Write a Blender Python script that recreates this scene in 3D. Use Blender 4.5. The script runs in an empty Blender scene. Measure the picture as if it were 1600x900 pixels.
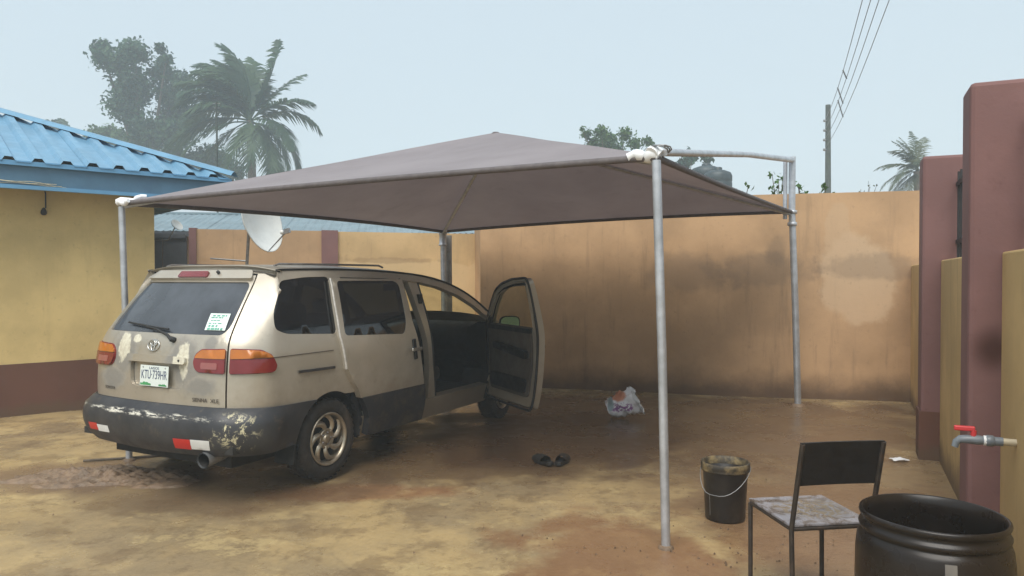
import bpy, bmesh, math, random
import numpy as np
from mathutils import Vector, Matrix
from mathutils.geometry import delaunay_2d_cdt
R = math.radians
PI = math.pi
rnd = random.Random(7)
sc = bpy.context.scene
COL = sc.collection

# ------------------------------------------------------------------ camera, sky, sun, exposure
cam = bpy.data.objects.new('camera', bpy.data.cameras.new('camera'))
COL.objects.link(cam); sc.camera = cam
cam.location = (0, 0, 1.617)
cam.rotation_euler = (R(90)-.0155, 0, 0)
cam.data.sensor_width = 36
cam.data.lens = 1165/1600*36
cam.data.clip_start = .05
cam.data.clip_end = 1000

SUN_EL, SUN_AZ = R(56), R(197)          # azimuth clockwise from +Y
world = bpy.data.worlds.new('World'); sc.world = world; world.use_nodes = True
wn = world.node_tree; wn.nodes.clear()
o_ = wn.nodes.new('ShaderNodeOutputWorld'); b_ = wn.nodes.new('ShaderNodeBackground')
sky = wn.nodes.new('ShaderNodeTexSky'); sky.sky_type = 'NISHITA'; sky.sun_disc = False
sky.sun_elevation = SUN_EL; sky.sun_rotation = SUN_AZ; sky.air_density = 1.5; sky.dust_density = 4
cloud = wn.nodes.new('ShaderNodeMixRGB'); cloud.inputs[0].default_value = .92     # even rain cloud over the blue
cloud.inputs[2].default_value = (2.1, 2.46, 2.70, 1)
wn.links.new(sky.outputs[0], cloud.inputs[1]); wn.links.new(cloud.outputs[0], b_.inputs[0])
b_.inputs[1].default_value = .12
wn.links.new(b_.outputs[0], o_.inputs[0])
sun = bpy.data.objects.new('sun', bpy.data.lights.new('sun', 'SUN')); COL.objects.link(sun)
sun.data.energy = 1.5; sun.data.angle = R(45); sun.data.color = (1, .96, .9)
sd = Vector((math.sin(SUN_AZ)*math.cos(SUN_EL), math.cos(SUN_AZ)*math.cos(SUN_EL), math.sin(SUN_EL)))
sun.rotation_euler = sd.to_track_quat('Z', 'Y').to_euler()
sun.location = sd*40
vs = sc.view_settings
vs.view_transform = 'Standard'; vs.look = 'None'; vs.exposure = 1.36; vs.gamma = 1; vs.use_curve_mapping = False
sc.cycles.use_denoising = True
sc.cycles.max_bounces = 8; sc.cycles.transparent_max_bounces = 16; sc.cycles.volume_bounces = 1

# ------------------------------------------------------------------ materials
class NT:
    def __init__(s, name):
        s.m = bpy.data.materials.new(name); s.m.use_nodes = True
        s.t = s.m.node_tree; s.b = s.t.nodes['Principled BSDF']; s.tc = s.t.nodes.new('ShaderNodeTexCoord')
        s.P = s.tc.outputs['Object']
    def lk(s, v, inp):
        if hasattr(v, 'links'): s.t.links.new(v, inp)
        elif isinstance(v, (tuple, list)) and len(v) == 3 and inp.type == 'RGBA': inp.default_value = (*v, 1)
        else: inp.default_value = v
    def noise(s, scale, detail=4, rough=.6, vec=None, dist=0, col=False):
        n = s.t.nodes.new('ShaderNodeTexNoise'); s.t.links.new(vec or s.P, n.inputs['Vector'])
        n.inputs['Scale'].default_value = scale; n.inputs['Detail'].default_value = detail
        n.inputs['Roughness'].default_value = rough; n.inputs['Distortion'].default_value = dist
        return n.outputs['Color' if col else 'Fac']
    def wave(s, scale, vec=None, d='X'):
        n = s.t.nodes.new('ShaderNodeTexWave'); s.t.links.new(vec or s.P, n.inputs['Vector']); n.bands_direction = d
        n.inputs['Scale'].default_value = scale; return n.outputs['Fac']
    def voro(s, scale, feat='F1', vec=None):
        n = s.t.nodes.new('ShaderNodeTexVoronoi'); n.feature = feat; s.t.links.new(vec or s.P, n.inputs['Vector'])
        n.inputs['Scale'].default_value = scale; return n.outputs['Distance']
    def ramp(s, f, a, b, va=0., vb=1.):
        n = s.t.nodes.new('ShaderNodeMapRange'); n.interpolation_type = 'SMOOTHSTEP'
        s.lk(f, n.inputs[0]); n.inputs[1].default_value = a; n.inputs[2].default_value = b
        n.inputs[3].default_value = va; n.inputs[4].default_value = vb; return n.outputs[0]
    def math(s, op, a, b=0., c=0.):
        n = s.t.nodes.new('ShaderNodeMath'); n.operation = op
        s.lk(a, n.inputs[0]); s.lk(b, n.inputs[1]); s.lk(c, n.inputs[2]); return n.outputs[0]
    def mix(s, f, a, b, mode='MIX'):
        n = s.t.nodes.new('ShaderNodeMixRGB'); n.blend_type = mode
        s.lk(f, n.inputs[0]); s.lk(a, n.inputs[1]); s.lk(b, n.inputs[2]); return n.outputs[0]
    def mapv(s, scale=(1, 1, 1), loc=(0, 0, 0), rot=(0, 0, 0), vec=None):
        n = s.t.nodes.new('ShaderNodeMapping'); s.t.links.new(vec or s.P, n.inputs[0])
        n.inputs['Scale'].default_value = scale; n.inputs['Location'].default_value = loc; n.inputs['Rotation'].default_value = rot
        return n.outputs[0]
    def xyz(s, vec=None):
        n = s.t.nodes.new('ShaderNodeSeparateXYZ'); s.t.links.new(vec or s.P, n.inputs[0]); return n.outputs
    def blob(s, c, r, wob=.35, wscale=3., soft=.35):
        """a stain or painted tone: 1 inside an ellipsoid of radii r at c, with a ragged edge"""
        v = s.mapv(scale=tuple(1/q for q in r), loc=tuple(-p/q for p, q in zip(c, r)))
        n = s.t.nodes.new('ShaderNodeVectorMath'); n.operation = 'LENGTH'; s.t.links.new(v, n.inputs[0])
        d = s.math('ADD', n.outputs['Value'], s.math('MULTIPLY', s.math('SUBTRACT', s.noise(wscale, 5), .5), wob*2.5))
        return s.ramp(d, 1-soft, 1+soft, 1., 0.)
    def bump(s, h, strength=.3, dist=.02):
        n = s.t.nodes.new('ShaderNodeBump'); s.lk(h, n.inputs['Height'])
        n.inputs['Strength'].default_value = strength; n.inputs['Distance'].default_value = dist
        s.t.links.new(n.outputs[0], s.b.inputs['Normal'])
    def fin(s, col, rough=.6, metal=0., spec=.5, coat=0., **kw):
        s.lk(col, s.b.inputs['Base Color']); s.lk(rough, s.b.inputs['Roughness']); s.lk(metal, s.b.inputs['Metallic'])
        s.b.inputs['Specular IOR Level'].default_value = spec; s.b.inputs['Coat Weight'].default_value = coat
        s.b.inputs['Coat Roughness'].default_value = .15
        for k, v in kw.items(): s.lk(v, s.b.inputs[k])
        return s.m

def plain(name, c, rough=.6, var=.18, scale=6, metal=0., spec=.5, bump=.0, bscale=60, coat=0., dirt=None, dscale=4, damt=.5):
    n = NT(name)
    k = n.noise(scale, 5)
    col = n.mix(n.ramp(k, .3, .7), tuple(x*(1-var) for x in c), tuple(min(1, x*(1+var)) for x in c))
    if dirt: col = n.mix(n.math('MULTIPLY', n.ramp(n.noise(dscale, 6, .7), .45, .7), damt), col, dirt)
    if bump: n.bump(n.noise(bscale, 4), bump, .01)
    return n.fin(col, n.ramp(n.noise(scale*2.3, 4), .2, .8, rough*.8, min(1, rough*1.2)), metal, spec, coat)

def ground_mat():
    n = NT('wet_yard_concrete')
    warp = n.mix(.10, n.P, n.noise(1.3, 4, col=True))
    big = n.noise(.75, 9, .66, vec=warp); mid = n.noise(2.6, 10, .70, vec=warp); fine = n.noise(34, 8, .75)
    col = n.mix(n.ramp(big, .40, .60), (.42, .305, .150), (.285, .215, .125))
    col = n.mix(n.math('MULTIPLY', n.ramp(mid, .50, .60), .55), col, (.185, .125, .068))
    col = n.mix(n.math('MULTIPLY', n.ramp(n.noise(1.7, 9, .72, vec=n.mapv(loc=(4, 9, 0), vec=warp)), .55, .62), .60), col, (.52, .40, .20))
    col = n.mix(n.math('MULTIPLY', n.ramp(n.noise(5.5, 9, .75, vec=n.mapv(loc=(1, 3, 0))), .54, .62), .35), col, (.14, .095, .055))
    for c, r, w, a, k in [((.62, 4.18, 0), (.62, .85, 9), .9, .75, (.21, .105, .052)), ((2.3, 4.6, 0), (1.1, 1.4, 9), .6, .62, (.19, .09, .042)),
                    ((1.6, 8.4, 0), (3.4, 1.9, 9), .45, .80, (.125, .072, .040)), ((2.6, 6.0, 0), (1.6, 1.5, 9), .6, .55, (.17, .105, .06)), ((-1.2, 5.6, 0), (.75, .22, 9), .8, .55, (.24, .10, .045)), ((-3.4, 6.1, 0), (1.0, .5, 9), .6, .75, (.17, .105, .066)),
                    ((.1, 7.6, 0), (1.5, 1.3, 9), .5, .85, (.085, .048, .026)), ((-.6, 6.6, 0), (1.9, .75, 9), .55, .8, (.095, .056, .032)), ((-2.2, 5.6, 0), (1.2, .5, 9), .6, .6, (.12, .075, .045))]:  # wet patches by the van; the dark beneath it is partly painted shade
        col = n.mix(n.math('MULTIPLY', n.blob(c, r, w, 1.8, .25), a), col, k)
    col = n.mix(n.math('MULTIPLY', n.ramp(fine, .35, .75), .32), col, n.mix(1, col, (.62, .56, .5), 'MULTIPLY'))
    cr = n.ramp(n.voro(.33, 'DISTANCE_TO_EDGE', vec=n.mix(.06, n.P, n.noise(1.6, 5, col=True))), .0, .006, 1., 0.)
    col = n.mix(n.math('MULTIPLY', cr, .12), col, (.05, .032, .02))
    grit = n.ramp(n.voro(38), .08, .16, 1., 0.)
    col = n.mix(n.math('MULTIPLY', grit, n.ramp(n.noise(3, 3), .5, .7, 0, .5)), col, (.42, .33, .22))
    rough = n.ramp(n.math('ADD', n.math('MULTIPLY', big, .6), n.math('MULTIPLY', n.noise(1.1, 5, vec=n.mapv(loc=(7, 2, 0))), .4)), .40, .58, .48, .13)
    n.bump(n.math('ADD', n.math('ADD', n.math('MULTIPLY', mid, .6), n.math('MULTIPLY', fine, .16)), n.math('MULTIPLY', cr, -.03)), .3, .05)
    return n.fin(col, rough, spec=.42)

def wall_mat(name, c, stains=(), base=(.12, .075, .045), bh=.35, streak=.35, var=.14, dirtc=(.10, .075, .055)):
    n = NT(name)
    col = n.mix(n.ramp(n.noise(1.1, 6, .6), .35, .68), tuple(x*(1-var) for x in c), tuple(x*(1+var*.7) for x in c))
    col = n.mix(n.math('MULTIPLY', n.ramp(n.noise(2.2, 6, .7, vec=n.mapv(scale=(3.2, 3.2, .28))), .52, .75), streak), col, dirtc)
    for cc, r, w, ws, soft, a, k in stains:
        col = n.mix(n.math('MULTIPLY', n.blob(cc, r, w, ws, soft), a), col, k)
    z = n.xyz()[2]
    zb = n.math('ADD', z, n.math('MULTIPLY', n.math('SUBTRACT', n.noise(1.7, 6, .65), .5), .5))
    col = n.mix(n.ramp(zb, .0, bh, .85, 0.), col, base)
    col = n.mix(n.math('MULTIPLY', n.ramp(n.noise(14, 6, .75), .56, .72), .22), col, dirtc)
    n.bump(n.math('ADD', n.noise(3, 5), n.math('MULTIPLY', n.noise(55, 4), .25)), .25, .015)
    return n.fin(col, .75, spec=.3)

def glass_mat(name, tint, rough=.03, ior=1.5, film=0.):
    n = NT(name); t = n.t; t.nodes.remove(n.b)
    o = t.nodes['Material Output']
    tr = t.nodes.new('ShaderNodeBsdfTransparent'); gl = t.nodes.new('ShaderNodeBsdfGlossy'); mx = t.nodes.new('ShaderNodeMixShader')
    fr = t.nodes.new('ShaderNodeFresnel'); ge = t.nodes.new('ShaderNodeNewGeometry')   # same reflectance from both sides of the pane
    n.lk(n.ramp(ge.outputs['Backfacing'], 0, 1, ior, 1/ior), fr.inputs[0])
    n.lk(n.mix(n.ramp(n.noise(3, 5), .3, .7), tint, tuple(x*.8 for x in tint)), tr.inputs[0])
    n.lk(n.ramp(n.noise(9, 5), .3, .7, rough, rough*3), gl.inputs['Roughness']); gl.inputs[0].default_value = (1, 1, 1, 1)
    t.links.new(fr.outputs[0], mx.inputs[0]); t.links.new(tr.outputs[0], mx.inputs[1]); t.links.new(gl.outputs[0], mx.inputs[2])
    out = mx.outputs[0]
    if film:                                  # dusty wet film; its blue-grey also paints in the sky's reflection
        df = t.nodes.new('ShaderNodeBsdfDiffuse'); df.inputs[0].default_value = (.30, .33, .38, 1); m2 = t.nodes.new('ShaderNodeMixShader')
        n.lk(n.ramp(n.noise(2.5, 6, .6), .25, .8, film*.6, film*1.5), m2.inputs[0]); t.links.new(out, m2.inputs[1]); t.links.new(df.outputs[0], m2.inputs[2]); out = m2.outputs[0]
    t.links.new(out, o.inputs[0]); return n.m

def leaf_mat(name, a, b, scale=.9, trans=.25):
    n = NT(name); k = n.noise(scale, 3)
    c = n.mix(n.ramp(k, .35, .65), a, b); c = n.mix(n.ramp(n.noise(scale*14, 2), .35, .7), c, n.mix(1, c, (.6, .66, .6), 'MULTIPLY'))
    n.fin(c, .55, spec=.35); t = n.t; o = t.nodes['Material Output']
    tl = t.nodes.new('ShaderNodeBsdfTranslucent'); mx = t.nodes.new('ShaderNodeMixShader'); mx.inputs[0].default_value = trans
    n.lk(c, tl.inputs[0]); t.links.new(n.b.outputs[0], mx.inputs[1]); t.links.new(tl.outputs[0], mx.inputs[2]); t.links.new(mx.outputs[0], o.inputs[0])
    return n.m

def fabric_mat():
    n = NT('shade_cloth')
    w = n.math('MULTIPLY', n.wave(60, d='X'), n.wave(60, d='Y'))
    c = n.mix(n.ramp(n.noise(1.2, 6, .6), .3, .7), (.235, .208, .216), (.285, .255, .265))
    c = n.mix(n.math('MULTIPLY', n.ramp(n.noise(3.5, 6, .7), .55, .75), .35), c, (.15, .13, .13))
    n.bump(n.math('ADD', n.math('MULTIPLY', w, .05), n.noise(2.2, 3)), .25, .03)
    n.fin(c, .62, spec=.35); t = n.t; o = t.nodes['Material Output']
    tl = t.nodes.new('ShaderNodeBsdfTranslucent'); mx = t.nodes.new('ShaderNodeMixShader'); mx.inputs[0].default_value = .16
    n.lk(n.mix(1, c, (1.2, 1.05, 1.0), 'MULTIPLY'), tl.inputs[0]); t.links.new(n.b.outputs[0], mx.inputs[1]); t.links.new(tl.outputs[0], mx.inputs[2]); t.links.new(mx.outputs[0], o.inputs[0])
    return n.m

def paint_mat():
    n = NT('champagne_paint'); k = n.noise(2.5, 6, .65)
    c = n.mix(n.ramp(k, .35, .7), (.41, .37, .30), (.47, .425, .35))
    x, y, z = n.xyz()
    zz = n.math('ADD', z, n.math('MULTIPLY', n.math('SUBTRACT', n.noise(5, 6, .7), .5), .5))
    c = n.mix(n.ramp(zz, .35, .95, .55, 0.), c, (.24, .17, .10))                       # road dirt splashed up the flanks
    c = n.mix(n.math('MULTIPLY', n.ramp(n.noise(9, 6, .75), .58, .72), .3), c, (.22, .19, .15))
    n.bump(n.noise(180, 2), .04, .002)
    return n.fin(c, n.ramp(n.noise(6, 5), .3, .7, .30, .46), .35, .5, .28)

def gate_paint():
    n = NT('dented_tailgate_paint'); k = n.noise(2.5, 6, .65)
    c = n.mix(n.ramp(k, .35, .7), (.41, .37, .30), (.47, .425, .35))
    wide = n.math('MAXIMUM', n.blob((-.9, .335, 1.06), (.6, .15, .18), .35, 9, .35), n.blob((-.9, -.335, 1.00), (.6, .15, .20), .35, 9, .35))
    wide = n.math('MAXIMUM', wide, n.blob((-.9, -.5, .83), (.6, .14, .07), .4, 9, .4))
    wide = n.math('MAXIMUM', wide, n.blob((-.9, -.56, 1.14), (.6, .06, .05), .3, 9, .3))
    wide = n.math('MAXIMUM', wide, n.blob((-.9, .45, .84), (.6, .16, .09), .4, 9, .4))
    c = n.mix(n.math('MULTIPLY', wide, .9), c, (.20, .19, .17))                     # sanded primer round the filler
    fil = n.math('MAXIMUM', n.blob((-.9, .345, 1.085), (.6, .075, .105), .5, 14, .12), n.blob((-.9, -.325, 1.00), (.6, .062, .14), .45, 14, .12))
    fil = n.math('MAXIMUM', fil, n.blob((-.9, .20, 1.145), (.6, .05, .03), .5, 14, .12))
    c = n.mix(fil, c, n.mix(n.ramp(n.noise(30, 4), .4, .65), (.62, .59, .47), (.5, .46, .36)))
    c = n.mix(n.math('MULTIPLY', n.ramp(n.noise(16, 6, .75), .6, .7), .45), c, (.16, .13, .10))
    n.bump(n.math('ADD', n.noise(5, 3), n.math('MULTIPLY', wide, n.noise(16, 4))), .22, .02)
    return n.fin(c, n.ramp(n.math('MAXIMUM', wide, fil), 0, 1, .3, .6), n.ramp(n.math('MAXIMUM', wide, fil), 0, 1, .45, 0.), .5, .4)

def bumper_mat():
    n = NT('scuffed_bumper_plastic')
    c = n.mix(n.ramp(n.noise(3, 5), .3, .7), (.026, .027, .031), (.046, .046, .049))
    y = n.xyz()
    reg = n.blob((-.82, -.78, .53), (.17, .17, .12), .35, 6, .3)
    chips = n.math('MULTIPLY', reg, n.ramp(n.noise(11, 9, .78, dist=.6), .535, .555))
    c = n.mix(chips, c, (.55, .50, .32))
    line = n.blob((-1.0, .12, .615), (.5, .62, .020), .9, 6, .4)
    c = n.mix(n.math('MULTIPLY', line, n.ramp(n.noise(22, 6, .8, vec=n.mapv(scale=(1, .35, 2))), .50, .56)), c, (.62, .60, .52))
    c = n.mix(n.math('MULTIPLY', n.ramp(n.noise(7, 7, .75), .55, .72), .4), c, (.17, .13, .085))
    n.bump(n.noise(120, 3), .12, .004)
    return n.fin(c, n.ramp(n.noise(8, 5), .3, .7, .34, .55), 0, .45)

M = {}
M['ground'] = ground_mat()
M['houseyellow'] = wall_mat('mustard_render', (.63, .475, .215), streak=.12, bh=.02)
M['plinth'] = wall_mat('brown_plinth_paint', (.135, .062, .042), streak=.2, bh=.12)
W2 = (.13, .10, .075)
M['wall'] = wall_mat('orange_boundary_render', (.47, .30, .165), [
    ((4.55, 9.75, 1.55), (.45, .5, .58), .5, 2.5, .15, .6, (.58, .42, .27)), ((4.30, 9.8, 2.15), (.15, .5, .42), .4, 4, .12, .6, (.52, .36, .22)),
    ((4.75, 9.7, 1.75), (.75, .6, .17), .7, 4, .3, .32, W2), ((3.3, 10.0, 1.72), (.7, .6, .22), .7, 4, .35, .36, W2), ((2.45, 10.3, 1.66), (.6, .6, .26), .7, 4, .35, .32, W2),
    ((3.55, 10, 1.95), (.12, .5, .2), .6, 6, .4, .35, W2)], base=(.085, .05, .03), bh=.42)
M['wallpale'] = wall_mat('pale_orange_render', (.54, .375, .19), [((-2.2, 14.3, 1.35), (3.4, 2, .58), .25, 2.0, .05, .55, (.60, .45, .25)), ((-3.6, 14.3, 1.98), (.45, 2, .12), .6, 5, .2, .5, (.33, .22, .12)), ((-2.4, 14.3, 1.92), (.9, 2, .05), .9, 5, .3, .5, (.30, .20, .11))], streak=.2)
M['wallrear'] = wall_mat('tan_render', (.45, .29, .16), streak=.25)
M['maroon'] = wall_mat('maroon_render', (.205, .108, .10), [((2.62, 4.06, 1.22), (.085, .085, .10), .1, 6, .75, .85, (.045, .014, .008))], base=(.10, .035, .03), bh=.15, streak=.12, var=.12, dirtc=(.09, .035, .03))
M['panel'] = wall_mat('mustard_panel_render', (.56, .39, .175), streak=.55, bh=.3, dirtc=(.24, .16, .085))
M['blue'] = plain('blue_roof_sheet', (.14, .29, .42), .38, .10, 3, 0., .5, dirt=(.10, .24, .36), damt=.35)
M['bluefas'] = plain('blue_fascia_board', (.075, .165, .25), .45, .12, 3, dirt=(.06, .12, .2), damt=.4)
M['bluelip'] = plain('blue_fascia_lip', (.12, .30, .49), .4, .10, 3)
M['galv'] = plain('galvanised_pipe', (.50, .52, .55), .42, .14, 9, .55, .5, dirt=(.30, .30, .30), damt=.5)
M['white'] = plain('white_pipe_paint', (.80, .81, .82), .45, .06, 6, dirt=(.5, .5, .48), damt=.4)
M['oldpost'] = plain('old_grey_post', (.30, .29, .27), .6, .15, 7, .1, dirt=(.2, .15, .1))
M['fabric'] = fabric_mat()
M['hem'] = plain('shade_cloth_hem', (.115, .10, .10), .7, .15, 20)
M['dish'] = plain('dish_white_steel', (.72, .73, .70), .45, .06, 8, dirt=(.5, .47, .4), damt=.4)
M['steel'] = plain('grey_steel', (.30, .31, .32), .45, .2, 10, .6, dirt=(.2, .13, .08))
M['gate'] = plain('dark_sheet_gate', (.06, .066, .075), .5, .2, 4, .2)
M['neighroof'] = plain('weathered_grey_roof', (.20, .27, .30), .5, .14, 2, .2, dirt=(.14, .16, .17))
M['bark'] = plain('bark', (.10, .08, .06), .9, .3, 12, bump=.5, bscale=25)
M['palmbark'] = plain('palm_bark', (.17, .14, .11), .9, .3, 9, bump=.6, bscale=18)
M['leaf'] = leaf_mat('broad_leaf', (.016, .058, .024), (.04, .105, .040), .35)
M['leaf2'] = leaf_mat('light_leaf', (.05, .12, .03), (.09, .17, .045), .9)
M['palm'] = leaf_mat('palm_leaflet', (.022, .062, .028), (.06, .11, .045), .4)
M['datepalm'] = leaf_mat('date_palm_leaflet', (.045, .068, .032), (.10, .115, .05), 1.2)
M['tank'] = plain('black_water_tank', (.03, .045, .05), .5, .2, 4)
M['concpole'] = plain('concrete_pole', (.055, .065, .055), .85, .2, 5, dirt=(.06, .09, .04))
M['wire'] = plain('aluminium_wire', (.14, .14, .145), .5, .1, 5, .3)
M['darkshed'] = plain('rusty_dark_roofing', (.06, .055, .055), .7, .3, 4, dirt=(.10, .05, .03))
M['paint'] = paint_mat(); M['gatepaint'] = gate_paint(); M['bumper'] = bumper_mat()
M['clad'] = plain('dark_side_cladding', (.028, .029, .033), .40, .2, 4, dirt=(.13, .10, .065), dscale=5, damt=.55)
M['black'] = plain('black_rubber', (.016, .016, .016), .6, .2, 10)
M['tyre'] = plain('muddy_tyre', (.020, .017, .014), .8, .25, 9, bump=.3, bscale=80, dirt=(.10, .07, .045), damt=.6)
M['rim'] = plain('dirty_alloy', (.40, .35, .27), .36, .2, 8, .75, dirt=(.17, .11, .06), dscale=9, damt=.7)
M['under'] = plain('underbody', (.02, .018, .016), .9, .2, 6)
M['trim'] = plain('taupe_door_trim', (.085, .070, .055), .7, .12, 5, dirt=(.06, .05, .04))
M['seat'] = plain('grey_seat_cloth', (.028, .026, .024), .9, .2, 14, bump=.3, bscale=150)
M['dark'] = plain('dark_cabin_plastic', (.010, .010, .0105), .6, .2, 6)
M['headl'] = plain('headliner_cloth', (.10, .09, .08), .9, .08, 8)
M['tint'] = glass_mat('tinted_privacy_glass', (.03, .034, .034), .03, 1.52, .035)
M['rearglass'] = glass_mat('tinted_rear_glass', (.05, .058, .06), .06, 1.6, .17)
M['glass'] = glass_mat('door_glass', (.86, .86, .70), .03, 1.4, .03)
M['red'] = plain('red_lens', (.17, .011, .011), .16, .1, 8, coat=.6)
M['amber'] = plain('amber_lens', (.44, .135, .012), .16, .1, 8, coat=.6)
M['clear'] = plain('reverse_lens', (.28, .085, .075), .18, .1, 8, coat=.6)
M['refred'] = plain('red_reflective_tape', (.55, .025, .02), .35, .05, 8)
M['refwhite'] = plain('white_reflective_tape', (.74, .75, .74), .35, .05, 8)
M['chrome'] = plain('dull_chrome', (.62, .62, .60), .22, .05, 8, .9)
M['plate'] = plain('plate_white', (.68, .74, .70), .45, .05, 8, dirt=(.5, .5, .42), damt=.3)
M['plategreen'] = plain('plate_green_print', (.06, .27, .10), .5, .2, 30)
M['plateink'] = plain('plate_ink', (.07, .09, .16), .5, .1, 10)
M['sticker'] = plain('sticker_white', (.70, .78, .74), .5, .05, 8)
M['stickink'] = plain('sticker_green_ink', (.13, .36, .27), .5, .2, 40)
M['strip'] = plain('bright_door_edge', (.52, .50, .46), .4, .2, 30, .2)
M['mirror'] = plain('mirror_glass', (.36, .72, .74), .06, .03, 4, .95)
M['bplastic'] = plain('black_bucket_plastic', (.012, .009, .008), .36, .2, 9, dirt=(.06, .045, .03), damt=.5)
M['drum'] = plain('black_drum_plastic', (.015, .0105, .008), .30, .25, 4, spec=.35, dirt=(.03, .02, .014), dscale=2, damt=.2)
M['crust'] = plain('dried_paint_rim', (.035, .028, .02), .6, .4, 25, dirt=(.30, .22, .10), dscale=9, damt=.8)
M['label'] = plain('drum_label', (.15, .14, .13), .5, .1, 20, dirt=(.18, .16, .13))
M['water'] = plain('bucket_water', (.035, .036, .034), .04, .05, 3, 0., .6)
M['chairtube'] = plain('rusty_chair_tube', (.038, .030, .025), .5, .3, 20, .2, dirt=(.10, .055, .03), dscale=15)
M['chairback'] = plain('dark_back_board', (.010, .007, .0055), .6, .25, 10)
M['bag'] = None
M['red_h'] = plain('red_tap_handle', (.62, .045, .05), .35, .05, 9)
M['pvc'] = plain('grey_pvc', (.17, .19, .21), .35, .1, 10)
M['pvc2'] = plain('pale_pvc', (.55, .47, .33), .4, .1, 10)
M['ptfe'] = plain('white_thread_tape', (.8, .8, .8), .5, .05, 10)
M['sandal'] = plain('black_sandal_rubber', (.02, .018, .016), .5, .2, 12, dirt=(.07, .05, .03))
M['mudheap'] = plain('broken_mud', (.165, .108, .066), .65, .35, 7, bump=.8, bscale=14, dirt=(.23, .17, .11), dscale=20, damt=.6)
M['straw'] = plain('straw', (.55, .5, .36), .8, .15, 12)
def seat_board():
    n = NT('dirty_wet_seat_board')
    c = n.mix(n.ramp(n.noise(9, 7, .7, dist=1.5), .42, .6), (.26, .25, .27), (.10, .075, .06))
    c = n.mix(n.math('MULTIPLY', n.blob((.02, .0, .45), (.17, .15, 1), .5, 8, .3), n.ramp(n.wave(9, vec=n.mix(.25, n.P, n.noise(7, 4, col=True))), .3, .7)), c, (.20, .15, .09))
    n.bump(n.noise(22, 6, .7), .4, .01)
    return n.fin(c, n.ramp(n.noise(6, 4), .35, .65, .12, .5), spec=.6)
M['seatboard'] = seat_board()
def bag_mat():
    n = NT('printed_woven_bag')
    c = (.80, .79, .81)
    c = n.mix(n.blob((-.05, 0, .27), (.10, .5, .07), .4, 9, .2), c, (.55, .22, .12))
    c = n.mix(n.math('MULTIPLY', n.blob((0, 0, .14), (.14, .5, .05), .6, 12, .2), n.ramp(n.noise(30, 4), .45, .5)), c, (.28, .12, .30))
    c = n.mix(n.blob((-.12, 0, .17), (.035, .5, .08), .5, 9, .25), c, (.30, .38, .40))
    c = n.mix(n.math('MULTIPLY', n.ramp(n.noise(11, 6, .7), .5, .7), .5), c, (.33, .27, .22))
    n.bump(n.noise(9, 5), .5, .03)
    return n.fin(c, .45)
M['bag'] = bag_mat()

# ------------------------------------------------------------------ mesh helpers
def link(name, me, mat, parent=None):
    if mat: me.materials.append(mat)
    o = bpy.data.objects.new(name, me); COL.objects.link(o)
    if parent: o.parent = parent
    return o
def tag(o, label, cat, group=None, kind=None):
    o['label'] = label; o['category'] = cat
    if group: o['group'] = group
    if kind: o['kind'] = kind
    return o
def empty(name, loc=(0, 0, 0), rz=0., label=None, cat=None, group=None):
    e = bpy.data.objects.new(name, None); COL.objects.link(e); e.location = loc; e.rotation_euler = (0, 0, rz); e.empty_display_size = .2
    if label: tag(e, label, cat, group)
    return e
def struct(o): o['kind'] = 'structure'; return o

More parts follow.
